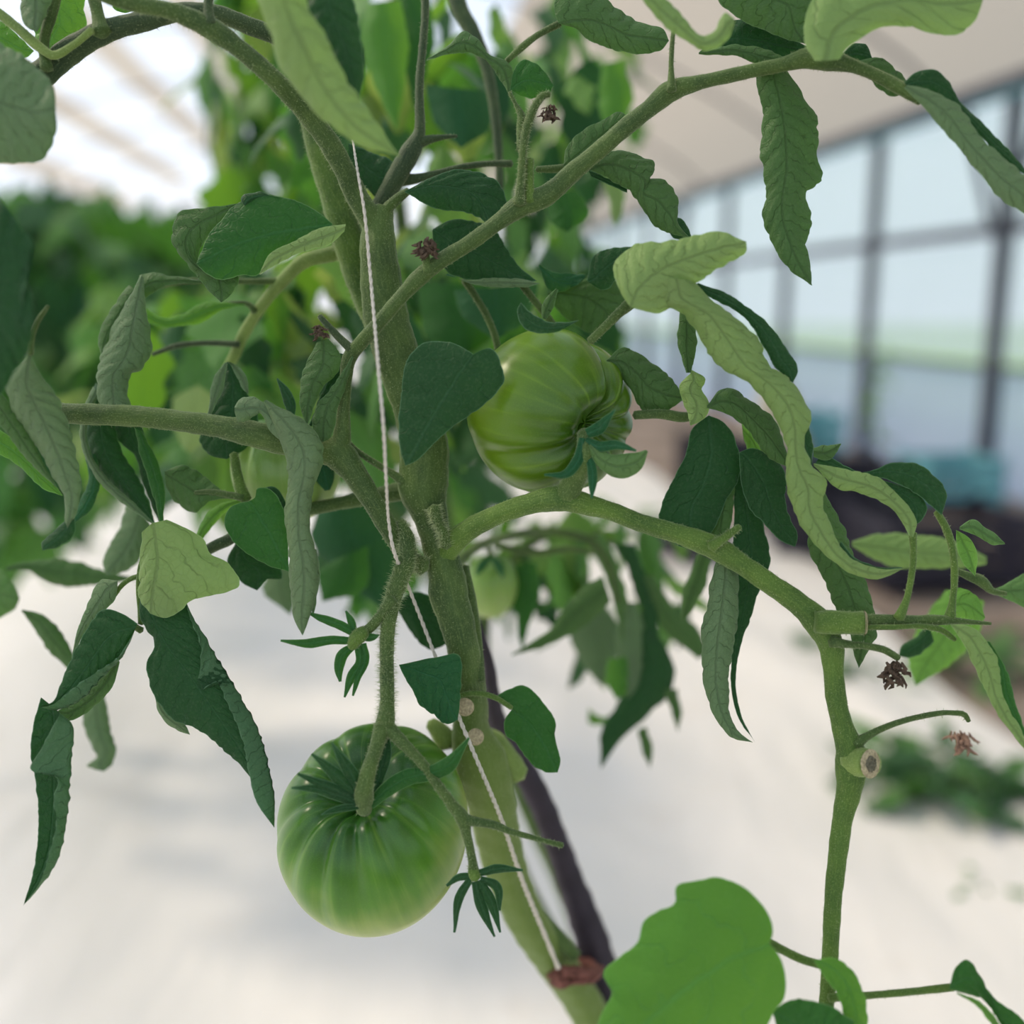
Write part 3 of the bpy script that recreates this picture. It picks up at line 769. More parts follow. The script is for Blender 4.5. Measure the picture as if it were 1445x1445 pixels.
# truss of the lower fruit
stem('branch', [565,735,6,.424, 574,760,11,.42, 575,785,13,.416, 566,812,13,.412, 553,850,12,.408, 547,890,10.5,.405, 546,950,10,.402, 546,1000,11,.398, 543,1026,14,.395], SM['mid'], PL, hair=4.0, hl=(.0006,.0032), seg=16)
stem('stalk', [600,800,14, 585,792,11, 572,786,10], SM['mid'], PL, .422, hair=6, hl=(.0008,.0034))
stem('stalk', [554,845,9, 538,868,7.5, 522,886,7, 508,897,8], SM['mid'], PL, .405, hair=2.6, hl=(.0005,.002))
stem('branch', [545,1024,11,.396, 568,1048,8.5,.393, 592,1073,7.5,.391, 618,1108,7,.39, 640,1138,8,.391, 652,1153,10,.392, 659,1180,6.5,.393, 665,1205,6,.394, 668,1228,7,.395], SM['mid'], PL, hair=1.8, hl=(.0003,.0013))
stem('stalk', [652,1156,9, 675,1160,6.5, 700,1165,6, 722,1174,4.5, 745,1180,4, 770,1187,3.5, 794,1193,4], SM['mid'], PL, .392, hair=1.6)
# small fruit stub, knuckles
stem('stalk', [612,715,9, 618,735,8, 626,752,7, 630,772,8], SM['mid'], PL, .421, hair=6, hl=(.0008,.0034))
stem('stalk', [655,800,7, 665,850,8, 672,900,8, 678,960,7], SM['mid'], PL, .436, hair=1)
stem('stalk', [668,1040,18, 690,1050,22, 715,1075,20, 735,1095,14], SM['pale'], PL, .475, hair=.2)
stem('stalk', [633,1050,16, 618,1030,13, 607,1020,9], SM['pale'], PL, .465, hair=.2)
stem('stalk', [740,1260,8, 760,1290,11, 785,1320,11, 812,1350,10], SM['mid'], PL, .53, hair=0)
disc('cut_end', 656, 998, .429, 13, (-.1, 0, 1), M_CUT, PL)
disc('cut_end', 671, 1040, .434, 12, (.1, .1, 1), M_CUT, PL)
stem('stalk', [640,985,3, 660,979,4, 680,979,4, 700,985,4, 722,999,3.5], SM['bright'], PL, .43, hair=.5)
# stalks on the left, half hidden
stem('branch', [500,345,11,.46, 470,358,11,.46, 430,368,10,.46, 400,395,9,.465, 372,428,8,.47, 345,470,8,.48, 325,512,7,.485, 312,530,5,.49], SM['pale'], PL, hair=.6)
stem('stalk', [398,396,5, 360,397,4.5, 310,396,4, 250,398,4.5, 212,406,4], SM['mid'], PL, .465, hair=.3)
stem('stalk', [360,440,5, 352,430,4, 330,428,3.5, 305,430,3.5], SM['mid'], PL, .47, hair=.3)
stem('stalk', [337,486,5, 300,484,4, 250,488,4, 215,500,3], SM['dark'], PL, .478, hair=.3)
stem('stalk', [68,432,2.5, 55,450,3.5, 47,470,3.5, 43,500,4], SM['mid'], PL, .375, hair=.4)
stem('stalk', [330,640,6, 334,665,7, 340,690,8, 348,706,8], SM['bright'], PL, .433, hair=.8)
stem('stalk', [345,702,6, 320,698,5, 298,694,4, 275,695,3], SM['mid'], PL, .432, hair=.6)
stem('stalk', [348,745,8, 322,762,8, 300,772,8, 275,788,7], SM['dark'], PL, .435, hair=.5)
stem('stalk', [200,812,4, 182,818,3.5, 170,828,3.5, 162,840,3], SM['bright'], PL, .418, hair=.5)
stem('stalk', [200,880,5, 198,860,4, 196,835,4, 198,800,3.5, 210,765,3], SM['bright'], PL, .414, hair=.5)
stem('stalk', [186,878,3, 192,885,4.5, 200,890,5], SM['mid'], PL, .413, hair=.5)
stem('stalk', [832,482,6, 852,463,6, 872,443,7, 892,426,9], SM['mid'], PL, .40, hair=1)
stem('stalk', [655,395,5, 672,420,5, 688,448,5, 700,480,5, 704,510,4], SM['mid'], PL, .45, hair=.8)
stem('stalk', [895,586,6, 930,584,7, 972,588,7, 990,582,5], SM['mid'], PL, .42, hair=.8)
stem('stalk', [715,86,4, 735,68,5, 755,52,4.5, 790,33,5], SM['mid'], PL, .425, hair=.5)
stem('stalk', [640,-15,12, 650,15,12, 668,48,11, 685,90,9, 694,130,8, 700,175,7, 704,230,6, 705,290,6], SM['dark'], PL, .50, hair=.2)
stem('stalk', [757,239,4, 790,238,6, 815,236,6, 850,232,4], SM['mid'], PL, .43, hair=.5)
stem('stalk', [716,378,3, 735,400,5, 755,425,5, 775,450,5, 790,470,4], SM['mid'], PL, .44, hair=.5)

def lf(L, R, d, show='under', mat='mid', w=(70, 70), label=None, **kw):
    return sheet('leaf', L, R, d, PL, mat, show, w if isinstance(w, tuple) else (w, w), label=label, **kw)

# --- upper left
lf([432,-30,434,0,460,52,500,131,530,172,566,222], [355,-30,363,0,384,55,408,114,450,163,500,200,566,222], (.325,.345), 'under', 'pale', (50,95), M=[395,-30,400,0,424,56,462,130,500,176,566,222], vs=.6,
   label='large out-of-focus leaf folded lengthwise, hanging from the top edge')
lf([415,-30,425,0,455,60,490,130,530,190,555,212], [490,-30,498,0,511,60,514,100,508,150,535,190,555,212], .352, 'upper', 'dark', 35)
lf([-70,40,-20,50,10,66,45,90,73,118,79,155], [-70,250,-20,232,31,230,58,226,74,205,79,155], .355, 'under', 'grey', 40, label='blurred leaf cut off by the left edge')
lf([-90,270,-40,262,0,284,31,322,46,346,34,381,48,425,45,462], [-90,560,-50,580,0,556,27,514,40,495,45,462], .33, 'upper', 'dark', 25)
lf([60,-20,45,10,48,45,55,75,66,88], [125,-20,118,15,122,36,95,55,66,88], .42, 'upper', 'bright', 30)
lf([30,-20,30,15,40,40,52,45], [75,-20,70,10,62,30,52,45], .385, 'under', 'grey', 60)
lf([-20,30,0,28,25,50,48,72], [-20,75,10,82,35,82,48,72], .42, 'upper', 'bright', 40)
lf([155,-15,160,10,172,18,195,14], [215,-15,215,0,205,10,195,14], .41, 'upper', 'bright', 40)
# folded leaf left of the stem
lf([469,315,447,298,425,286,399,278,370,274,350,281,336,286,316,306,297,327,283,355,277,372], [469,318,454,332,418,347,379,361,376,374,360,390,338,388,314,395,297,390,284,380,277,372], .405, 'upper', 'mid', 30,
   M=[469,316,430,322,390,328,340,342,277,372], vs=.6, quilt=.0006, label='broad dark leaf folded over, left of the stem')
lf([488,316,454,321,420,338,379,361,366,386], [486,327,470,342,425,357,395,371,366,388], .401, 'under', 'pale', 35)
lf([334,287,290,294,252,302,244,342,256,362,273,383,292,408,312,427], [336,290,318,308,296,330,279,368,297,392,316,397,338,390,330,412,312,427], .412, 'under', 'deep', 35)
lf([345,290,340,283,365,270,385,277,395,280], [345,290,360,284,375,281,385,280,395,281], .407, 'upper', 'dark', 40)
lf([197,390,212,386,240,389,285,396], [201,424,210,416,235,404,285,399], .437, 'under', 'deep', 60)
lf([206,434,225,447,255,444,287,428,345,429], [208,456,230,462,258,460,288,452,312,438,345,432], .465, 'upper', 'bright', 50)
lf([199,388,180,425,154,470,140,518,138,560,142,600], [203,392,205,430,212,468,214,500,200,519,184,527,182,568,190,600], .43, 'under', 'grey', (75,70), label='drooping grey-green leaf with creased surface')
lf([182,402,156,438,139,483,143,503], [200,415,180,447,158,478,147,503], .438, 'under', 'deep', 70)
lf([135,540,120,575,117,605,130,655,150,680,182,708,218,739], [152,560,163,600,174,640,190,668,206,700,219,738], .44, 'upper', 'dark', 60)
lf([132,545,117,580,113,610,127,660,148,690,180,715,216,740], [139,560,124,590,122,610,136,655,155,678,186,706,218,739], .436, 'under', 'grey', 80)
lf([158,600,170,625,192,645,200,680,224,738], [200,600,208,630,222,665,228,700,229,738], .445, 'upper', 'dark', 40)
lf([190,604,198,640,210,680,225,737], [200,608,222,650,232,685,231,735], .432, 'upper', 'mid', 50)
lf([232,665,255,658,285,668,311,690,340,700], [232,668,236,692,255,712,271,724,295,708,340,704], .432, 'under', 'deep', 60)
lf([340,704,310,712,285,735,275,760,268,790], [342,708,318,722,300,742,282,765,268,790], .44, 'under', 'bright', 70)
lf([42,497,30,513,8,543,15,572,42,614,69,662,88,695,92,735,94,749], [42,497,60,533,83,566,102,618,111,666,113,699,105,730,94,749], (.375,.385), 'under', 'grey', (85,60), label='blurred twisted leaf at the left edge')
lf([-40,545,-15,580,5,606,40,650,83,692], [-30,530,4,556,21,580,50,630,83,692], .385, 'under', 'deep', 50)
lf([-30,590,0,608,31,630,60,660,88,698], [-30,640,0,642,30,662,62,690,88,700], .40, 'upper', 'bright', 40)
lf([92,735,75,750,58,768,60,777], [106,732,104,752,85,770,60,777], .385, 'upper', 'dark', 60)
lf([120,640,124,680,110,715,100,740], [138,640,140,690,128,720,100,742], .44, 'upper', 'deep', 50)
# --- leaf cluster round the small fruit
lf([320,510,315,545,298,580,281,610,283,630,300,644,320,648], [321,510,334,523,350,557,360,580,362,610,350,630,320,648], .438, 'upper', 'dark', 40)
lf([318,511,304,530,297,560,292,590], [321,513,316,545,306,568,294,590], .434, 'under', 'grey', 50)
lf([322,510,333,530,346,552,350,556], [322,510,340,520,350,540,351,557], .436, 'under', 'grey', 40)
lf([331,575,341,560,359,559,378,575,396,584,407,602,409,626], [331,580,337,596,353,592,367,583,380,606,392,620,409,626], .402, 'under', 'grey', 80)
lf([372,566,384,596,395,620,405,656,407,683,403,708,404,750,407,796,411,850,416,876,427,897], [376,564,419,588,441,607,453,629,452,656,444,683,439,719,439,750,448,785,450,813,440,860,427,897], .398, 'under', 'grey', (100,80),
   label='long grey-green leaf rolled into a pod, hanging in front of the small fruit')
lf([444,775,440,820,436,850,442,870], [447,775,452,810,446,850,442,870], .405, 'under', 'grey', 60)
strip('leaf', [391,534,1, 402,552,5, 410,572,6, 412,592,3], .415, PL, 'dark')
lf([447,483,432,515,423,548,425,580,433,600], [463,478,478,500,477,521,458,542,447,567,433,600], .412, 'under', 'deep', 45, label='young leaf with a withered tip')
lf([480,498,462,538,449,565,436,600], [494,503,474,545,455,575,440,602], .422, 'upper', 'dark', 40)
lf([497,502,470,545,450,569,440,597,446,615,455,624], [499,505,489,542,475,577,472,602,466,618,455,624], .411, 'under', 'deep', 50)
dried(450, 470, .408, 26, PL, seed=21)
lf([352,707,338,710,322,719,317,734,328,760,350,782,377,797,408,807], [352,707,360,702,362,691,374,688,390,701,400,721,405,745,407,775,408,807], .418, 'upper', 'mid', 30, M=[352,707,370,735,390,772,408,807], vs=.6, label='small heart-shaped leaf under the small fruit')
lf([366,690,385,688,402,705,407,730], [370,694,388,703,398,722,405,745], .428, 'upper', 'dark', 40)
lf([332,765,322,790,335,815,350,828,363,833], [345,772,372,792,395,800,399,816,378,817,363,833], .44, 'upper', 'dark', 30)
# --- lower left group
lf([200,751,198,780,196,820,199,850,212,866], [235,734,262,745,290,764,296,782,322,795,337,826,312,838,286,843,268,848,255,862,235,872,212,866], .404, 'under', 'pale', (35,35), M=[215,738,220,765,222,800,215,835,212,866], vs=.7, label='lobed top of the drooping leaf, its light painted in as pale grey-green')  # lit part of the leaf, painted paler than the shaded rest below
lf([197,822,201,880,219,912,208,938,209,960,225,994,245,1016,275,1027,298,1042,329,1070,352,1095,387,1168], [262,848,272,870,285,890,313,938,343,987,367,1035,381,1087,388,1136,387,1168], (.409,.40), 'upper', 'dark', 22,
   M=[200,822,215,870,232,905,262,945,290,985,320,1030,350,1075,387,1168], flap=[262,848,268,872,283,912,283,975,304,962,319,990,341,1042,350,1087,361,1130,387,1168], flap_dz=.004,
   label='large dark drooping leaf with its edge rolled inwards')
lf([216,975,226,1008,250,1030,268,1037], [222,985,240,1008,262,1024,268,1036], .412, 'under', 'grey', 60)
lf([194,880,173,866,145,861,121,892,100,931,86,963,74,990,57,997], [190,890,182,910,170,931,152,949,131,973,104,994,75,1002,57,998], (.405,.395), 'upper', 'dark', (25,25), flap=[190,890,180,908,166,928,140,945,115,962,92,980,72,995,57,998], flap_dz=.003,
   label='dark leaflet pointing down left, pale underside at its rim')
lf([163,928,130,968,100,992,82,1003], [169,934,160,965,146,985,115,1010,95,1017,82,1008], .41, 'under', 'deep', 40)
lf([166,820,142,818,126,848,111,883,101,928], [166,822,161,847,141,868,120,893,102,930], .415, 'under', 'grey', 45)
lf([58,984,46,1025,43,1055,50,1101,54,1146,52,1198,45,1239,33,1278], [84,1005,101,1021,101,1077,101,1111,93,1167,79,1219,56,1253,33,1278], (.40,.395), 'upper', 'dark', (30,75), bulge=-.5,
   flap=[84,1008,66,1042,44,1088,80,1096,75,1130,79,1163,70,1200,56,1245,33,1278], flap_dz=.004, label='long dark curled leaf hanging lowest at the left')
lf([125,980,118,1010,128,1048,136,1068,121,1080,146,1089], [147,980,158,1030,164,1060,158,1080,146,1089], .50, 'under', 'grey', 60)
lf([30,862,50,890,75,925,100,948], [32,860,62,868,86,893,105,925], .48, 'under', 'deep', 60)
lf([8,800,52,790,104,792,150,806,190,815], [8,806,40,806,70,824,114,826,190,818], .52, 'under', 'deep', 60)
lf([-30,800,5,806,20,825,28,845], [-30,890,0,870,20,860,28,845], .50, 'under', 'mid', 50)
lf([182,705,165,750,146,800,150,812], [215,742,205,775,178,805,150,812], .48, 'under', 'grey', 60)
# --- centre
lf([668,500,651,489,623,481,592,488,575,507,568,545,563,608,567,642,572,657], [668,500,675,496,692,491,706,511,712,535,703,552,682,573,658,590,633,608,606,632,586,652,572,657], (.392,.395), 'upper', 'dark', 28,
   M=[668,500,640,540,603,600,572,657], bulge=.8, vs=.6, quilt=.0006, label='heart-shaped dark leaf beside the upper fruit')
lf([571,270,606,252,640,241,685,245,706,263,716,285,713,303,695,321], [571,271,581,277,609,293,644,297,671,305,695,321], .415, 'upper', 'dark', 35, M=[571,270,620,262,668,274,695,321])
lf([612,322,635,313,660,312,695,322,715,350,735,378,758,396], [610,325,612,350,630,384,671,396,713,399,740,400,758,396], .43, 'upper', 'dark', 35)
lf([628,388,660,395,700,392,745,395,762,400], [632,386,668,402,712,405,745,405,762,400], .427, 'under', 'grey', 60)
lf([492,203,525,215,557,235,557,247], [493,222,508,252,533,278,557,247], .44, 'upper', 'dark', 30)
lf([602,83,630,66,654,44,676,56,690,76,718,90,724,110,718,133], [602,85,630,77,658,75,686,85,702,104,710,120,718,133], .42, 'under', 'deep', 60)
lf([720,126,723,105,741,84,762,94,781,120], [720,127,735,136,752,140,772,136,781,122], .42, 'upper', 'mid', 30)
lf([788,33,782,10,800,-18,840,-12,876,15,910,34,936,42,944,58], [788,33,812,40,831,55,860,68,885,74,915,75,932,71,944,58], .41, 'under', 'deep', 40, M=[788,33,835,28,890,50,944,58], label='ribbed leaf at the top, right of the centre')
lf([795,233,800,208,820,188,848,171,876,158,888,168], [795,236,816,240,845,217,870,192,888,168], .42, 'under', 'deep', 35)
lf([832,236,865,210,900,217,925,234,911,252,941,256,957,284,956,314,974,336], [832,240,866,256,890,272,905,293,925,318,948,330,974,336], .412, 'under', 'deep', 60, label='ribbed curled leaf right of the fruiting branch')
lf([830,240,860,252,885,262], [835,250,860,262,885,272], .418, 'upper', 'dark', 40)
lf([950,305,965,310,976,335], [940,325,955,338,976,336], .42, 'upper', 'dark', 40)
lf([735,427,729,438,735,456,750,468,782,469,818,452], [735,426,750,442,770,452,795,455,818,452], .392, 'upper', 'dark', 30)
lf([760,373,785,384,828,390,815,402], [760,376,773,405,790,413,815,402], .44, 'upper', 'deep', 40)
lf([828,395,837,362,860,351,900,347], [832,400,852,408,872,392,900,347], .432, 'upper', 'dark', 40)
lf([772,414,810,394,860,390,888,418,872,450,855,466], [772,416,788,440,815,462,838,470,855,466], .448, 'under', 'deep', 35)
strip('leaf', [768,450,3, 772,435,6, 778,422,5, 786,408,2], .42, PL, 'deep', 'under')
lf([563,938,594,931,624,926,646,922,650,965,646,1016], [563,939,572,958,580,972,590,992,613,1010,632,1022,646,1016], .418, 'upper', 'deep', 22, label='small leaf with nibbled edge beside the stem')
lf([722,999,700,985,715,973,740,967,765,990,784,1021,784,1048,791,1075,787,1090], [722,1001,712,1017,712,1033,731,1052,746,1075,768,1090,787,1090], .432, 'upper', 'mid', 25, M=[722,1000,745,1018,768,1050,787,1090], vs=.6,
   label='small oval leaf right of the lower stem')
lf([558,850,590,836,622,850,642,885], [558,858,574,882,608,917,642,900], .46, 'upper', 'dark', 30)
lf([635,855,622,880,640,915], [648,855,655,885,642,915], .44, 'upper', 'mid', 30)
# --- big pale curled leaf on the right
lf([890,434,872,405,865,378,882,353,915,341,945,339,986,331,1021,328,1053,341], [890,434,930,441,960,424,976,406,992,391,1031,371,1054,354,1053,341], .378, 'under', 'pale', (45,45), label='pale leaf lobe pointing right')
lf([932,392,923,424,962,441,983,472,1013,514,1058,544,1089,582,1107,620,1111,676,1126,733,1164,782,1202,810,1239,817,1276,802],
   [978,396,1014,428,1047,455,1071,485,1086,513,1111,536,1139,572,1141,600,1137,625,1147,655,1166,678,1160,703,1172,740,1187,774,1213,794,1240,803,1276,802], (.378,.392), 'under', 'pale', (75,85), jit=2.0, m=30,
   label='very long pale leaf twisted into a roll, right of the upper fruit')
lf([978,405,1010,424,1050,448,1076,484,1096,520,1119,540], [985,399,1031,417,1068,444,1095,468,1113,500,1126,522,1119,540], .392, 'upper', 'dark', 35)
lf([1113,600,1126,628,1144,656], [1140,597,1147,625,1146,656], .396, 'upper', 'dark', 35)
lf([1180,775,1200,795,1235,806,1273,803], [1187,764,1205,786,1238,799,1273,801], .397, 'upper', 'dark', 35)
lf([1150,698,1141,767,1164,820,1181,862,1202,900,1206,925,1212,943], [1163,693,1190,744,1201,776,1222,820,1233,870,1237,900,1224,920,1212,943], .415, 'under', 'deep', 55)
lf([856,508,876,491,907,502,935,522,955,545,967,561], [856,510,875,530,895,555,905,576,935,580,967,563], .42, 'under', 'deep', 45)
lf([976,524,959,545,966,570,974,600], [976,522,996,534,989,552,1001,571,993,592,974,601], .405, 'under', 'pale', 60)
lf([959,436,957,488,968,526], [982,448,982,490,976,526], .41, 'under', 'deep', 50)
lf([998,572,1014,552,1030,547,1058,565,1090,590,1112,642], [998,576,1028,585,1045,595,1066,622,1090,647,1110,658], .405, 'under', 'deep', 70)
lf([1045,592,1060,600,1085,640,1100,700], [1050,620,1062,650,1080,680,1098,712], .43, 'under', 'bright', 50)
lf([1000,586,981,600,968,639,941,695,929,731,955,768,985,778], [1000,586,1018,594,1040,627,1042,676,1024,706,1008,745,985,778], .418, 'upper', 'dark', 25, vs=.6, quilt=.0005, label='dark smooth leaf above the right-hand branch')
lf([1043,639,1047,690,1060,720,1077,737,1100,762,1122,772], [1043,638,1062,632,1085,641,1104,660,1108,706,1117,735,1125,760,1122,772], .413, 'upper', 'dark', 28)
lf([1036,655,1036,710,1035,770,1036,830,1034,900,1031,960,1040,1010,1066,1048], [1045,640,1068,700,1079,745,1086,800,1072,830,1060,870,1047,905,1038,960,1047,1012,1066,1048], .425, 'upper', 'dark', 25)
lf([1014,720,1002,750,1010,778], [1036,660,1035,700,1025,778], .423, 'under', 'deep', 30)
lf([1013,780,1002,827,991,891,990,940,998,985,1014,1021,1036,1042,1062,1048], [1040,788,1042,830,1041,870,1033,921,1027,965,1031,1003,1043,1034,1062,1047], .41, 'under', 'grey', (75,75), label='pale ribbed leaf rolled into a pod below the right-hand branch')
# --- far right group
lf([1289,758,1293,740,1274,706,1240,675,1195,662,1148,654], [1283,756,1270,730,1250,712,1221,699,1180,688,1148,657], .395, 'under', 'pale', 60, label='pale slender leaf arching left')
lf([1213,668,1250,679,1290,694,1308,716,1301,734,1290,742], [1213,672,1243,690,1268,705,1283,728,1290,742], .402, 'upper', 'dark', 30)
lf([1213,667,1236,662,1258,653,1290,653,1319,672,1335,699,1329,727], [1213,668,1245,675,1277,688,1300,702,1316,715,1329,727], .40, 'upper', 'dark', 30, label='rounded dark leaf at the right')
lf([1148,632,1165,628,1187,626], [1148,645,1170,650,1187,627], .41, 'under', 'deep', 50)
lf([1160,640,1180,650,1215,668], [1150,655,1180,662,1215,672], .412, 'upper', 'dark', 40)
lf([1354,744,1370,734,1395,747,1418,766], [1354,747,1380,757,1400,768,1418,768], .41, 'under', 'mid', 60)
lf([1349,750,1350,775,1360,797,1376,813], [1349,748,1369,760,1379,782,1376,813], .415, 'under', 'bright', 50)
lf([1202,765,1240,753,1300,757,1350,764,1392,786], [1202,770,1250,797,1300,803,1350,802,1392,796], .50, 'under', 'pale', 45)
lf([1395,834,1420,824,1450,806,1480,790], [1395,836,1425,846,1450,860,1480,870], .44, 'under', 'mid', 40)
lf([1335,832,1300,880,1283,930,1292,968], [1388,848,1382,890,1348,932,1292,968], .50, 'under', 'bright', 45)
lf([1310,880,1290,900,1270,915,1268,925], [1318,905,1300,920,1285,928,1268,926], .46, 'upper', 'dark', 40)
lf([1338,832,1360,830,1380,845,1390,870], [1345,878,1365,875,1385,878,1390,872], .43, 'under', 'bright', 40)
lf([1341,881,1360,909,1375,942,1394,983,1418,1024,1447,1058], [1341,881,1375,886,1397,911,1411,945,1413,975,1425,1005,1447,1042,1450,1057], .39, 'under', 'pale', (40,70), label='light green folded leaf hanging at the right edge')
lf([1390,905,1408,938,1411,975,1427,1013,1452,1050], [1397,906,1421,945,1433,995,1447,1030,1455,1048], .394, 'upper', 'mid', 30)
# --- top right
lf([1150,86,1136,62,1137,25,1150,-5,1200,-35,1300,-45,1384,-30,1387,0], [1184,84,1195,68,1218,52,1250,39,1291,39,1333,50,1365,42,1380,22,1387,0], .365, 'under', 'pale', (40,35), M=[1165,86,1175,50,1215,15,1280,0,1340,5,1387,0], vs=.5, label='large pale leaf along the top edge')
lf([986,74,1010,52,1030,30,1060,29,1100,47,1141,66], [986,75,1030,78,1070,80,1105,82,1141,72], .408, 'upper', 'dark', 35)
lf([986,74,1030,64,1075,68,1115,86], [986,77,1040,80,1075,92,1112,95], .404, 'under', 'deep', 50)
lf([1000,-22,1020,8,1042,26,1083,44,1110,56,1136,62], [1040,-40,1100,-35,1155,-20,1142,15,1138,42,1136,62], .398, 'under', 'deep', 30)
lf([903,-15,932,-6,956,15,975,38,990,50,1008,44,1024,18,1036,26], [900,-10,925,25,948,45,970,58,990,72,1010,69,1031,50,1037,31], .36, 'under', 'pale', 50)
lf([1212,86,1240,82,1263,95,1279,115,1276,132], [1212,96,1225,110,1243,127,1262,136,1276,132], .392, 'under', 'deep', 45)
lf([1187,78,1205,62,1222,64,1231,82], [1187,84,1205,88,1220,88,1231,84], .40, 'upper', 'dark', 40)
lf([1276,124,1305,153,1340,195,1378,240,1409,278,1445,302,1500,340], [1280,120,1322,131,1350,147,1381,188,1412,219,1445,248,1510,310], .375, 'under', 'grey', (45,55), label='long leaf leaving the picture at the right edge')
lf([1280,124,1320,134,1350,150,1381,190,1412,221,1450,250,1500,300], [1276,116,1291,103,1313,99,1337,112,1353,141,1379,168,1406,192,1446,238,1508,295], .382, 'upper', 'dark', 35)
lf([1066,100,1076,166,1074,225,1082,270,1077,304,1090,346,1115,381,1146,403], [1110,98,1135,135,1153,173,1153,221,1160,254,1140,273,1147,311,1139,339,1143,374,1146,403], .402, 'under', 'deep', (50,55),
   M=[1090,98,1104,160,1110,230,1104,300,1122,360,1146,403], jit=2.2, quilt=.0008, label='long hanging leaf with wavy edge against the bright wall')
# --- bottom right
lf([1086,1330,1090,1319,1082,1286,1061,1261,1036,1245,1011,1238,982,1243,955,1250,953,1274,928,1286,909,1299,900,1328,878,1348,852,1373,864,1394,846,1436,840,1480,850,1540],
   [1086,1332,1098,1346,1108,1378,1105,1411,1092,1427,1080,1450,1050,1500,1000,1530,930,1545,850,1540], (.355,.345), 'upper', 'bright', 20, M=[1086,1331,1020,1360,950,1410,880,1480,850,1540], m=40, n=110, jit=.8, vs=.38, quilt=.0006,
   label='large bright green toothed leaf in the bottom corner')
lf([1090,1426,1118,1411,1160,1415,1205,1440], [1090,1430,1110,1475,1160,1485,1205,1462], .36, 'upper', 'mid', 30)
lf([1149,1357,1165,1380,1180,1400,1190,1430,1196,1480], [1149,1355,1178,1351,1201,1366,1216,1394,1223,1425,1216,1480], .365, 'upper', 'bright', (20,50))
lf([1340,1392,1348,1366,1360,1354,1385,1378,1406,1411,1432,1428,1470,1475], [1340,1396,1362,1402,1388,1412,1408,1440,1430,1478,1470,1485], .37, 'upper', 'mid', 30)
lf([1350,1400,1385,1414,1412,1446,1440,1480], [1350,1402,1380,1422,1402,1450,1425,1485], .368, 'under', 'bright', 50)

# --- out-of-focus cluster behind, lower centre
B = lambda L, R, show='under', mat='deep', d=.60, w=50: lf(L, R, d, show, mat, w, n=20, m=10, jit=2.0)
stem('branch', [640,800,7,.50, 668,775,6,.52, 717,757,6,.56, 790,751,6,.60, 835,765,6,.60, 860,800,5,.60, 872,850,4,.60], SM['mid'], PL, hair=0)
stem('stalk', [700,770,4, 760,780,5, 800,775,4, 840,780,3], SM['mid'], PL, .57, hair=0)
B([727,797,720,830,728,870,736,922], [757,793,764,838,748,874,737,922], 'upper', 'mid')
B([850,812,800,850,776,888,722,923], [862,850,822,885,780,908,722,925], 'under', 'deep', .55)
B([826,765,848,800,866,850,878,905], [850,753,872,800,887,850,879,905], 'under', 'mid')
B([866,768,884,800,900,850,915,905], [895,768,910,810,927,850,930,905], 'upper', 'dark')
B([905,812,915,850,945,900,985,930], [922,812,952,860,985,888,1000,922], 'under', 'deep')
B([905,888,898,930,878,980,848,1035,848,1085], [926,888,952,950,946,975,912,1012,880,1040,848,1085], 'upper', 'dark')
B([800,868,812,920,848,968], [852,848,878,900,850,968], 'under', 'grey', .66)
B([858,930,856,962,870,988], [896,925,902,962,870,988], 'upper', 'bright')
B([938,972,948,1010,957,1034], [957,972,962,1010,957,1034], 'under', 'deep')
B([830,1000,845,1010,870,1005], [830,1020,848,1024,870,1008], 'upper', 'bright', .66)
B([900,1030,908,1060,918,1085], [912,1025,920,1060,918,1085], 'under', 'deep')
B([880,850,870,900,880,960,885,985], [900,850,912,900,905,960,887,985], 'under', 'grey')
B([985,780,965,830,960,880], [1005,790,990,840,960,880], 'under', 'deep', .5)
B([470,790,450,810,455,850], [520,770,515,830,455,850], 'upper', 'mid', .55)
B([455,700,440,760,500,830,540,860], [520,700,560,760,560,820,540,860], 'upper', 'deep', .56)
B([380,800,370,830,410,868], [420,800,420,840,410,868], 'under', 'grey', .55)
B([545,420,540,470,560,520], [580,440,600,500,560,520], 'upper', 'deep', .56)
B([520,5,510,60,530,120,560,185], [565,0,575,60,570,120,560,185], 'upper', 'bright', .56)
B([560,-10,568,60,575,110,585,160], [605,-10,612,60,600,110,585,160], 'upper', 'mid', .58)
B([600,120,610,170,650,210], [690,130,690,180,650,210], 'upper', 'deep', .55)
B([850,90,845,140,860,192], [880,85,893,140,860,192], 'upper', 'bright', .62)
B([772,275,775,310,800,328], [815,268,832,300,800,328], 'upper', 'mid', .52)
B([850,250,862,300,868,325], [880,250,880,290,868,325], 'under', 'pale', .62)
B([590,400,600,470,640,520], [690,400,700,460,640,520], 'upper', 'mid', .58)
B([640,410,650,440,700,480], [760,400,745,450,700,480], 'upper', 'deep', .52)

# ------------------------------------------------------------------ the fruit
PI = math.pi
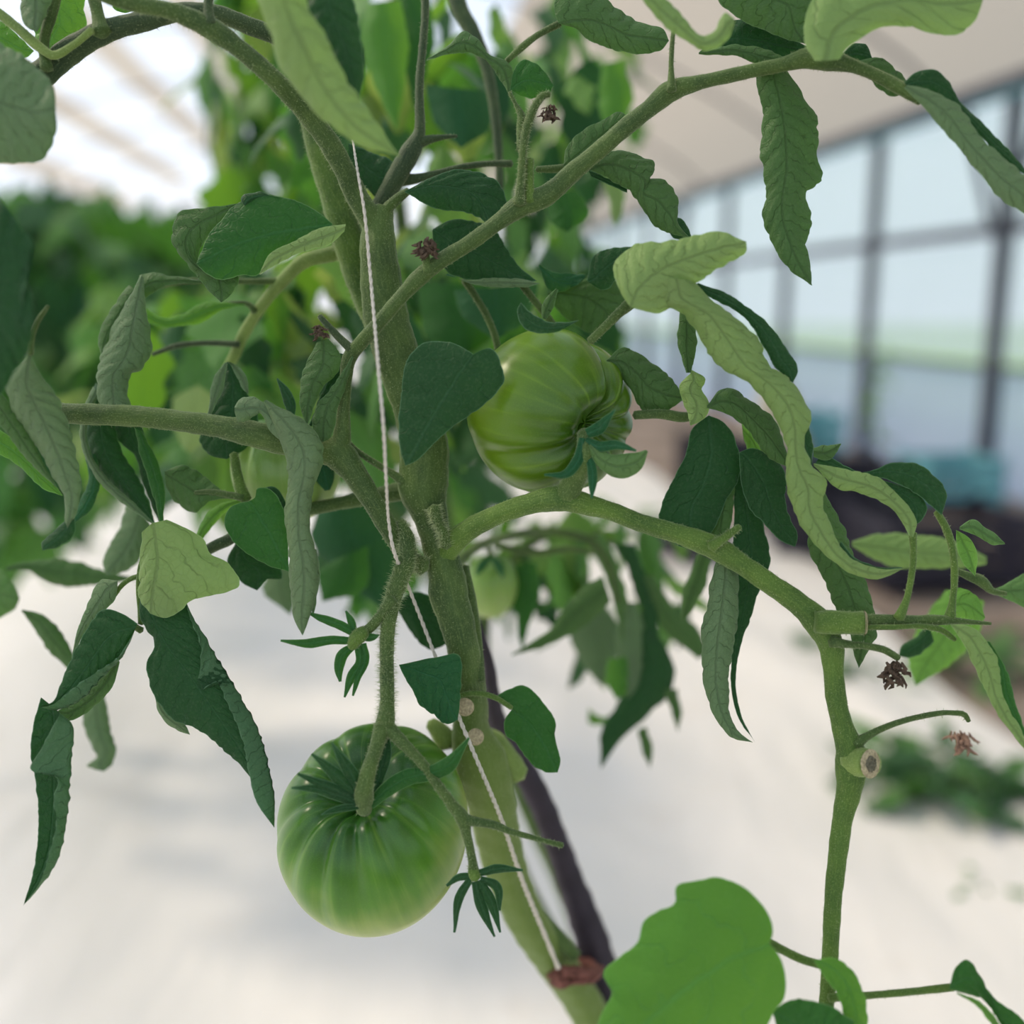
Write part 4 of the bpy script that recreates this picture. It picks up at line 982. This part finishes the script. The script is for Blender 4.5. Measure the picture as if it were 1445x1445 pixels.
# lower fruit, stalk end towards the viewer and a little up
g = [(18,.16,7,.52),(55,.14,6,.52),(88,.16,7,.52),(128,.13,6,.5),(160,.16,8,.52),(200,.18,7,.55),(230,.2,7,.56),(256,.21,6,.6),(283,.22,7,.6),(312,.18,7,.58),(340,.12,6,.52)]
t1, c1, R1, M1 = tomato('tomato', 527, 1165, 134, .43, (-.12, .70, .70), T_LOW, g, flat=.95, dimple=.42, squash=(1.0, 1.10), dw=.34)
tag(t1, 'large round green tomato with ribbed shoulders, hanging free at the lower left of the stem', 'tomato', 'green tomatoes on the vine')
def sepals(o, data, d, mat='dark', show='upper'):
    for s in data:
        strip('sepal', s, d, o, mat, show)
cal = stem('fruit_stalk', [541,1024,13,.396, 530,1058,10,.392, 519,1092,11,.388, 514,1115,13,.388, 513,1130,14,.393, 514,1142,11,.400], SM['mid'], t1, hair=2, hl=(.0004,.0014))
sepals(t1, [[508,1128,6, 490,1110,8, 465,1085,6, 440,1064,2], [508,1132,6, 480,1118,7, 450,1105,5, 420,1092,2], [506,1134,6, 480,1124,6, 445,1113,5, 411,1112,1.5],
            [512,1128,5, 500,1100,8, 485,1075,6, 468,1048,1.5], [506,1138,4, 485,1140,4, 465,1145,3, 453,1150,1]], (.390, .380))
sepals(t1, [[528,1118,5, 536,1090,7, 544,1060,7, 547,1038,3]], (.393, .398))
strip('sepal', [522,1136,7, 545,1115,9, 575,1097,9, 605,1092,8, 632,1080,9, 650,1058,5, 662,1041,1.5], (.392,.386), t1, 'mid', 'upper')
# upper fruit, lumpy, stalk end to the lower right
g2 = [(68,.42,8,.80),(40,.17,9,.62),(10,.20,8,.7),(340,.15,7,.6),(312,.18,8,.6),(282,.14,7,.62),(250,.12,6,.6),(206,.36,9,.78),(180,.10,8,.6),(140,.07,9,.5)]
t2, c2, R2, M2 = tomato('tomato', 780, 583, 121, .43, (.62, -.28, .73), T_UP, g2, flat=.92, dimple=.34, squash=(1.0, .99), dw=.30)
tag(t2, 'large lumpy green tomato with deep folds, right of the stem and touching a heart-shaped leaf', 'tomato', 'green tomatoes on the vine')
stem('fruit_stalk', [797,704,19,.405, 806,686,17,.402, 816,664,15,.398, 824,645,14,.395, 826,628,12,.396, 824,612,10,.402], SM['mid'], t2, hair=2, hl=(.0003,.001))
sepals(t2, [[826,622,6, 845,630,6, 870,628,5, 898,636,1.5], [822,618,5, 815,650,6, 800,668,5, 768,670,1.5], [828,612,7, 845,604,7, 858,590,4, 868,578,1.5],
            [826,640,4, 834,655,5, 836,680,5, 835,703,1.5]], (.393, .385), 'deep')
strip('sepal', [832,628,5, 852,650,9, 876,658,13, 898,650,11, 913,636,2], (.392,.384), t2, 'mid', 'under')
# small pale fruit among the left leaves
g3 = [(20,.14,7,.6),(70,.08,7,.6),(120,.08,7,.6),(170,.08,7,.6),(222,.15,8,.7),(262,.16,8,.7),(304,.15,8,.7),(340,.08,7,.6)]
t3, c3, R3, M3 = tomato('tomato', 403, 660, 77, .462, (-.05, .95, .30), T_PALE, g3, flat=.98, dimple=.2, n=60, seg=110)
tag(t3, 'small pale green tomato half hidden behind a rolled leaf and the left branch', 'tomato', 'green tomatoes on the vine')
sepals(t3, [[398,600,5, 392,625,6, 385,650,6, 376,683,3], [430,620,7, 450,650,10, 460,680,10, 462,692,4], [445,620,5, 470,650,7, 482,668,3]], (.452, .440), 'deep')
stem('fruit_stalk', [400,585,7, 398,600,8, 400,612,6], SM['mid'], t3, .447, hair=.5)
# young pale fruit far back
t4, _, _, _ = tomato('tomato', 694, 826, 37, .60, (.1, .9, .2), T_PALE, g3, flat=1.25, dimple=.1, n=40, seg=80)
tag(t4, 'small oval pale green tomato, blurred, right behind the lower stem', 'tomato', 'green tomatoes on the vine')
stem('fruit_stalk', [694,790,4, 690,775,4, 680,768,4], SM['mid'], t4, .59, hair=0)
sepals(t4, [[694,786,3, 705,800,5, 710,815,2], [692,786,3, 680,798,5, 672,812,2]], (.58, .57), 'deep')

# empty calyxes left after the blossom, parts of the plant
ca = stem('calyx', [516,890,8, 508,896,11, 500,905,10, 496,915,6], SM['bright'], PL, .402, hair=2)
for s in ([500,893,6, 475,880,5, 452,872,4, 434,864,1.5], [500,905,5, 470,903,5, 435,908,5, 396,904,1.5], [498,912,5, 483,925,6, 478,945,5, 480,962,2],
          [505,912,5, 508,935,5, 496,955,5, 486,984,1.5], [512,908,5, 515,930,5, 505,955,4, 498,982,1.5], [500,890,4, 495,875,4, 488,862,1.5], [515,900,5, 530,898,3, 535,896,1]):
    strip('sepal', s, .402, ca, 'mid')
cb = stem('calyx', [667,1222,6, 669,1232,9, 672,1240,8], SM['bright'], PL, .395, hair=1.5)
for s in ([666,1236,5, 648,1238,4, 630,1250,2], [676,1232,5, 700,1226,5, 738,1228,1.5], [664,1240,5, 650,1262,5, 641,1316,1.5], [670,1244,5, 678,1275,6, 698,1322,1.5],
          [676,1242,5, 692,1270,6, 706,1316,1.5], [678,1240,4, 700,1250,5, 705,1285,2], [672,1228,4, 664,1205,4, 660,1186,1.5]):
    strip('sepal', s, .394, cb, 'dark')

hair = obj('fine_hairs', np.array(HAIR_V), HAIR_F, M_HAIR, PL, smooth=False)
tag(hair, 'fine pale hairs all over the stems', kind='stuff')

# ------------------------------------------------------------------ twine, hose, tie
def twine():
    a = xy([493,150,1.8,.442, 499,205,2.0,.415, 506,250,2.2,.401, 513,290,2.4,.397, 521,370,2.6,.395, 529,460,2.7,.385, 534,520,2.8,.372, 541,600,2.8,.368, 545,680,2.6,.382, 549,740,2.5,.400, 555,775,3.0,.404,
            573,820,2.8,.42, 592,868,2.8,.428, 612,920,2.8,.43, 650,1018,3.2,.425, 678,1085,3.4,.428, 705,1150,3.6,.44, 740,1250,4,.465, 765,1310,4,.48, 788,1366,4,.50], 4)
    q = spline(a, 260); c = P(q[:, 0], q[:, 1], q[:, 3]); r = q[:, 2] / F * q[:, 3]
    T = np.gradient(c, axis=0); T /= np.linalg.norm(T, axis=1)[:, None]
    S = np.cross(T, [0, 1, 0]); S /= np.linalg.norm(S, axis=1)[:, None]; U = np.cross(T, S)
    s = np.r_[0, np.cumsum(np.linalg.norm(np.diff(c, axis=0), axis=1))]
    VV, FF = np.zeros((0, 3)), []
    for ph in (0, PI):
        a_ = s / .0035 * PI + ph
        cc = c + (S * np.cos(a_)[:, None] + U * np.sin(a_)[:, None]) * (r * .42)[:, None]
        V, Fc, _, _ = tube_mesh(cc, r * .62, 8, .05, 3)
        FF += [[i + len(VV) for i in f] for f in Fc]; VV = np.vstack([VV, V])
    o = obj('twine', VV, FF, M_TWINE)
    tag(o, 'off-white support twine running down in front of the main stem', 'string')
twine()
def hose():
    a = xy([672,880,7,.50, 688,930,8,.51, 702,1020,14,.53, 728,1070,17,.55, 755,1116,18,.56, 780,1175,18,.57, 800,1230,19,.58, 835,1326,24,.59, 862,1425,28,.60, 890,1520,30,.61], 4)
    q = spline(a, 60); c = P(q[:, 0], q[:, 1], q[:, 3]); r = q[:, 2] / F * q[:, 3]
    c = np.vstack([c, [c[-1][0] + .02, c[-1][1] + .05, .35], [c[-1][0] + .03, c[-1][1] + .07, .01]]); r = np.r_[r, .012, .012]
    V, Fc, uv, _ = tube_mesh(c, r, 18, .08, 4)
    o = obj('hose', V, Fc, M_HOSE, uv=uv)
    tag(o, 'dark purple-brown crooked hose rising behind the lower stem', 'hose')
hose()
def tie():
    VV, FF = np.zeros((0, 3)), []
    for k in range(4):
        n = 26; a = np.linspace(0, 2 * PI, n)
        cx, cy = 806 + k * 2, 1362 + k * 5
        x = cx + 36 * np.cos(a) + RND.uniform(-2, 2); y = cy + 9 * np.sin(a) + 6 * np.cos(a + k)
        d = .555 - .035 * np.sin(a) + .002 * np.cos(3 * a + k)
        c = P(x, y, d); V, Fc, _, _ = tube_mesh(c, np.full(n, .0022) * (1 + .3 * np.sin(a * 5 + k)), 8, .25, k)
        FF += [[i + len(VV) for i in f] for f in Fc]; VV = np.vstack([VV, V])
    o = obj('plant_tie', VV, FF, M_RUST, smooth=False)
    tag(o, 'rust-brown crumpled tie wound round the bottom of the stem', 'tie')
tie()

# ------------------------------------------------------------------ plants behind (out of focus)
def leaf_variant(k):
    rg = random.Random(50 + k)
    n, m = 12, 7
    L = 1.0; Wd = [.20, .24, .30, .16, .26, .34][k % 6]; curl = [1.2, .6, .3, 1.6, .9, .4][k % 6]; bend = [.9, .5, .3, 1.1, .7, .2][k % 6]
    V = []; uv = []
    for i in range(n):
        t = i / (n - 1)
        w = Wd * math.sin(PI * min(1, t ** .75 * .98 + .01)) * (1 + .18 * math.sin(t * 17 + k))
        zc = -bend * t * t * .5; xc = t * (1 - .15 * bend * t)
        for j in range(m):
            s = j / (m - 1) * 2 - 1
            th = s * curl
            V.append((xc, w * math.sin(th) / max(.3, math.sin(min(curl, PI / 2))), zc - w * (1 - math.cos(th)) + .02 * math.sin(9 * t + 3 * s)))
            uv.append((t * 6, s * w * 6))
    return np.array(V), [f for f in grid_faces(n, m)], np.array(uv)
BGM = {}
BG_LM = {
    'bright': leaf_mat('back_leaf_bright', (0.045, 0.16, 0.022), (0.15, 0.27, 0.08), (0.30, 0.62, 0.04), 0.34, vein=.6, rim=False),
    'mid': leaf_mat('back_leaf_green', (0.030, 0.125, 0.030), (0.12, 0.24, 0.08), (0.20, 0.55, 0.05), 0.30, vein=.6, rim=False),
    'dark': leaf_mat('back_leaf_dark', (0.012, 0.060, 0.024), (0.05, 0.12, 0.05), (0.06, 0.25, 0.03), 0.15, vein=.6, rim=False),
    'yellow': leaf_mat('back_leaf_yellow_green', (0.12, 0.22, 0.045), (0.28, 0.37, 0.16), (0.50, 0.68, 0.14), 0.36, vein=.6, rim=False),
}
for mk, mm_ in BG_LM.items():
    for k in range(6):
        V, Fc, uv = leaf_variant(k)
        me = bpy.data.meshes.new('leaf'); me.from_pydata(V.tolist(), [], Fc); me.materials.append(mm_)
        me.polygons.foreach_set('use_smooth', [True] * len(me.polygons))
        ul = me.uv_layers.new(name='UVMap'); idx = np.empty(len(me.loops), dtype=np.int32); me.loops.foreach_get('vertex_index', idx)
        ul.data.foreach_set('uv', uv.astype(np.float32)[idx].ravel())
        BGM[(mk, k)] = me

def back_plant(base, path, label, blobs, mats, size, seed, group=None, stem_r=.010, cat='plant', name='tomato_plant', mind=.05):
    """blobs: (cx, cy, rx, ry, d0, d1, count) in pixels + depth: where this plant carries leaves"""
    rg = random.Random(seed)
    e = empty(name, base, label, cat, group)
    if stem_r:
        q = spline(xy(path, 3), 40)
        c = np.vstack([np.array(base, float)[None], P(q[:, 0], q[:, 1], q[:, 2])])
        V, Fc, uv, _ = tube_mesh(c, np.linspace(stem_r, stem_r * .6, 41), 10, .1, seed)
        obj('main_stem', V, Fc, SM['mid'], e, uv=uv)
    for (cx, cy, rx, ry, d0, d1, cnt) in blobs:
        for _ in range(cnt):
            a = rg.random() * 2 * PI; rr = math.sqrt(rg.random())
            p = P(cx + rx * rr * math.cos(a), cy + ry * rr * math.sin(a), rg.uniform(d0, d1))
            if p[2] < mind: continue
            me = BGM[(rg.choice(mats), rg.randrange(6))]
            o = bpy.data.objects.new('leaf', me); COL.objects.link(o)
            o.parent = e; o.location = (p - WLOC[e.name]).tolist()
            o.rotation_euler = (rg.uniform(-.6, .6), rg.uniform(.2, 1.45), rg.uniform(0, 2 * PI))
            s = size * rg.uniform(.65, 1.25); o.scale = (s, s, s)
    return e

def foot(x, d):
    p = P(x, 1500, d); return (float(p[0]), float(p[1]) + .1, 0.0)
back_plant(foot(890, .75), [890,1500,.72, 800,1370,.72, 715,1200,.74, 675,1060,.76, 650,900,.80, 625,740,.82, 590,500,.85, 560,250,.85, 560,-60,.85], 'blurred green tomato vine directly behind the main stem',
           [(560, 300, 190, 330, .62, .95, 110), (450, 480, 190, 150, .58, .9, 60), (330, 470, 130, 130, .6, .9, 26), (700, 300, 110, 280, .65, 1.0, 40), (640, 60, 200, 120, .6, .95, 26), (780, 470, 100, 80, .55, .75, 14)],
           ['bright', 'mid', 'mid', 'yellow', 'dark', 'dark'], .060, 3)
back_plant(foot(885, .95), [885,1500,.92, 800,1370,.95, 715,1200,.97, 680,1060,1.0, 650,900,1.05, 560,740,1.1, 420,620,1.15, 350,450,1.2, 340,200,1.25, 345,-60,1.25], 'blurred light green vine seen left of the stem near the top',
           [(370, 90, 80, 220, 1.0, 1.5, 60), (300, 470, 170, 130, 1.0, 1.6, 80), (230, 600, 150, 90, .9, 1.5, 45), (450, 130, 80, 160, 1.0, 1.4, 30)],
           ['yellow', 'bright', 'mid', 'mid', 'dark'], .085, 5)
back_plant((-1.9, 2.6, 0.0), [-200,1000,2.4, -100,800,2.4, 30,600,2.4, 90,300,2.4], 'dark bushy vine, blurred, filling the left edge',
           [(70, 420, 190, 170, 1.9, 2.8, 210), (10, 640, 150, 120, 1.8, 2.6, 80), (200, 350, 110, 80, 2.2, 3.0, 60), (150, 560, 130, 120, 2.0, 2.8, 60)],
           ['dark', 'mid', 'dark', 'mid'], .16, 8)
back_plant((-2.9, 4.2, 0.0), [-300,800,3.8, -150,600,3.8, 20,400,3.8, 60,300,3.8], 'dark green vine farther back behind the left vine',
           [(20, 320, 190, 80, 3.2, 4.5, 90), (200, 470, 160, 150, 3.4, 4.6, 120)], ['dark', 'mid'], .24, 9)
back_plant(foot(900, 1.2), [900,1500,1.1, 860,1420,1.1, 790,1240,1.15, 735,1120,1.2, 690,1000,1.25, 665,880,1.3, 670,700,1.35, 700,450,1.4, 720,100,1.4], 'blurred vine behind the upper fruit with drooping leaves',
           [(800, 130, 100, 160, 1.1, 1.7, 40), (700, 480, 170, 170, 1.1, 1.6, 80), (640, 640, 130, 80, 1.0, 1.4, 26), (810, 400, 60, 90, 1.0, 1.4, 14)],
           ['mid', 'dark', 'bright', 'dark'], .085, 12)
back_plant(foot(880, .70), [880,1500,.66, 850,1400,.66, 790,1240,.66, 735,1120,.68, 695,1000,.70, 690,850,.74, 760,760,.76, 880,760,.76], 'low vine with hanging leaves, blurred, right of the lower stem',
           [(770, 800, 70, 50, .66, .85, 18), (900, 850, 70, 70, .66, .85, 16), (840, 740, 110, 30, .68, .85, 14), (520, 780, 50, 40, .65, .85, 8)],
           ['mid', 'dark', 'bright'], .052, 14, stem_r=.006)
# ground weeds
def weed(px, py, label, n, size, seed, mats):
    # stands on the ground where the ray through the pixel meets it
    v = P(px, py, 1.0) - CT; k = -CT[2] / v[2]; g0 = CT + v * k
    rg = random.Random(seed)
    e = empty('weed', (g0[0], g0[1], 0.0), label, 'weed')
    for _ in range(n):
        me = BGM[(rg.choice(mats), rg.randrange(6))]
        o = bpy.data.objects.new('leaf', me); COL.objects.link(o); o.parent = e
        a = rg.random() * 2 * PI; r = rg.random() * size * .9
        o.location = (math.cos(a) * r * 1.4, math.sin(a) * r, .02 + rg.random() * size * .55)
        o.rotation_euler = (rg.uniform(-.4, .4), rg.uniform(-.7, .3), a)
        s = size * rg.uniform(.5, .9); o.scale = (s, s, s)
    V, Fc, uv, _ = tube_mesh(np.array([[g0[0], g0[1], 0], [g0[0], g0[1], size * .5]]), np.array([.006, .004]), 8, 0)
    obj('stem', V, Fc, SM['mid'], e, uv=uv)
weed(1325, 1128, 'bushy green weed growing through the white film at the right', 90, .15, 4, ['dark', 'mid', 'dark', 'mid'])
weed(1390, 1270, 'thin pale seedling near the bottom right of the white film', 5, .05, 6, ['mid'])
weed(1210, 960, 'low dark weed at the edge of the bare soil', 14, .12, 11, ['dark', 'mid'])
weed(1400, 955, 'wide leafy weed on the soil at the right edge', 30, .17, 13, ['dark', 'mid'])
weed(880, 760, 'leafy green weed by the film edge behind the upper fruit', 24, .2, 15, ['mid', 'dark'])

# ------------------------------------------------------------------ things along the right wall
def bevel_box(name, c, size, mat, parent=None, rot=0.0, bev=.02, label=None):
    import bmesh
    bm = bmesh.new(); bmesh.ops.create_cube(bm, size=1)
    for v in bm.verts: v.co = Vector((v.co.x * size[0], v.co.y * size[1], v.co.z * size[2]))
    bmesh.ops.bevel(bm, geom=bm.edges[:], offset=bev, segments=2, affect='EDGES')
    V = np.array([tuple(v.co) for v in bm.verts]); Fc = [[v.index for v in f.verts] for f in bm.faces]; bm.free()
    ca_, sa_ = math.cos(rot), math.sin(rot)
    V = V @ np.array([[ca_, sa_, 0], [-sa_, ca_, 0], [0, 0, 1]]) + np.array(c)
    return obj(name, V, Fc, mat, parent, smooth=False, label=label)
def crate(p, size, mat, label, rot, group=None):
    e = empty('crate', p, label, 'crate', group)
    w, d, h = size; t = .02
    ca_, sa_ = math.cos(rot), math.sin(rot)
    def W(x, y, z): return (p[0] + x * ca_ - y * sa_, p[1] + x * sa_ + y * ca_, p[2] + z)
    bevel_box('base', W(0, 0, .02), (w, d, .03), mat, e, rot, .005)
    for s in (-1, 1):
        for k in range(3):
            bevel_box('slat', W(0, s * d / 2, .07 + k * (h - .04) / 3), (w, t, (h - .04) / 3 * .72), mat, e, rot, .004)
            bevel_box('slat', W(s * w / 2, 0, .07 + k * (h - .04) / 3), (t, d, (h - .04) / 3 * .72), mat, e, rot, .004)
        for s2 in (-1, 1):
            bevel_box('corner_post', W(s * w / 2, s2 * d / 2, h / 2), (.04, .04, h), mat, e, rot, .006)
    return e
M_BLACK = plain_mat('plastic_black_purple', (0.022, 0.020, 0.034), .5, .4, .3, 8, .2)
M_TEALP = plain_mat('plastic_teal', (0.16, 0.42, 0.47), .5, .4, .2, 8, .2)
M_SACK = plain_mat('sack_beige', (0.50, 0.46, 0.36), .85, .2, .2, 14, .6, dist=.02)
crate(tuple(G(5.0, 2.35, 0)), (.55, .40, .34), M_BLACK, 'black plastic crate on the soil near the right edge', .1)
crate(tuple(G(3.85, 2.25, 0)), (.62, .42, .30), M_BLACK, 'low black plastic crate nearest the right edge', .15)
crate(tuple(G(4.35, 2.02, 0)), (.5, .36, .26), M_BLACK, 'black plastic crate behind the round dark leaf at the right', -.1)
crate(tuple(G(6.2, 2.15, 0)), (.55, .4, .30), M_BLACK, 'black plastic crate farther left, behind the rolled leaf', -.2)
crate(tuple(G(4.2, 1.33, .02)), (.22, .2, .16), M_BLACK, 'small black plastic crate seen below the right-hand branch', .4)
crate(tuple(G(7.4, 3.15, 0)), (.5, .35, .34), M_TEALP, 'teal plastic crate against the far end of the wall', A)
crate(tuple(G(5.4, 3.2, 0)), (.42, .35, .28), M_TEALP, 'teal plastic crate against the wall near the right edge', A)
def sack(p, r, h, label):
    n, seg = 26, 36; V = []
    for i in range(n):
        t = i / (n - 1)
        rr = r * (1 - t ** 1.5) ** .6 * (.95 + .1 * math.sin(t * 9)) if t < 1 else 0
        if t > .86: rr = max(rr, 0) 
        for j in range(seg):
            a = j / seg * 2 * PI
            k = 1 + .08 * math.sin(a * 5 + t * 4) + .05 * mnoise.noise(Vector((math.cos(a) * 2, math.sin(a) * 2, t * 4)))
            V.append((p[0] + rr * k * math.cos(a), p[1] + rr * k * math.sin(a), p[2] + t * h))
    o = obj('sack', np.array(V), grid_faces(n, seg, True), M_SACK)
    tag(o, label, 'sack')
sack(tuple(G(6.9, 2.75, 0)), .24, .62, 'beige conical sack standing in front of the wall post')
# small climbing plant by the wall
p0 = G(5.9, 3.0, 0)
e = empty('potted_seedling', p0, 'slender light green seedling in a pot before the grey wall skirt', 'plant')
V, Fc, uv, _ = tube_mesh(np.array([p0 + GZ * z + GN * .03 * math.sin(z * 9) for z in np.linspace(.1, .85, 12)]), np.linspace(.008, .004, 12), 8, .1)
obj('stem', V, Fc, SM['bright'], e, uv=uv)
V = []
prof = [(.0, 0), (.08, 0), (.095, .06), (.11, .14), (.12, .14), (.12, .16), (.10, .16), (.095, .12), (0, .12)]
for r_, z_ in prof:
    for j in range(24): V.append((p0[0] + r_ * math.cos(j / 24 * 2 * PI), p0[1] + r_ * math.sin(j / 24 * 2 * PI), z_))
obj('pot', np.array(V), grid_faces(len(prof), 24, True), M_BLACK, e)
rg = random.Random(31)
for k in range(16):
    o = bpy.data.objects.new('leaf', BGM[('bright', k % 6)]); COL.objects.link(o); o.parent = e
    z = .3 + .55 * k / 15
    o.location = (.03 * math.sin(z * 9) * GN[0], .03 * math.sin(z * 9) * GN[1], z)
    o.rotation_euler = (rg.uniform(-.3, .3), rg.uniform(-.3, .6), k * 2.4); s = rg.uniform(.10, .17); o.scale = (s, s, s)

# ------------------------------------------------------------------ outside the wall: meadow and far trees
M_MEADOW = plain_mat('meadow_green', (0.20, 0.33, 0.11), .95, .1, .3, .5, .3)
V = np.array([G(-8, 4.4, 0.01), G(-8, 39, 0.01), G(59, 39, 0.01), G(59, 4.4, 0.01), G(-8, 4.4, -.02), G(-8, 39, -.02), G(59, 39, -.02), G(59, 4.4, -.02)])
tag(obj('ground_outside', V, [[0, 1, 2, 3], [7, 6, 5, 4], [0, 4, 5, 1], [1, 5, 6, 2], [2, 6, 7, 3], [3, 7, 4, 0]], M_MEADOW, smooth=False), kind='structure')
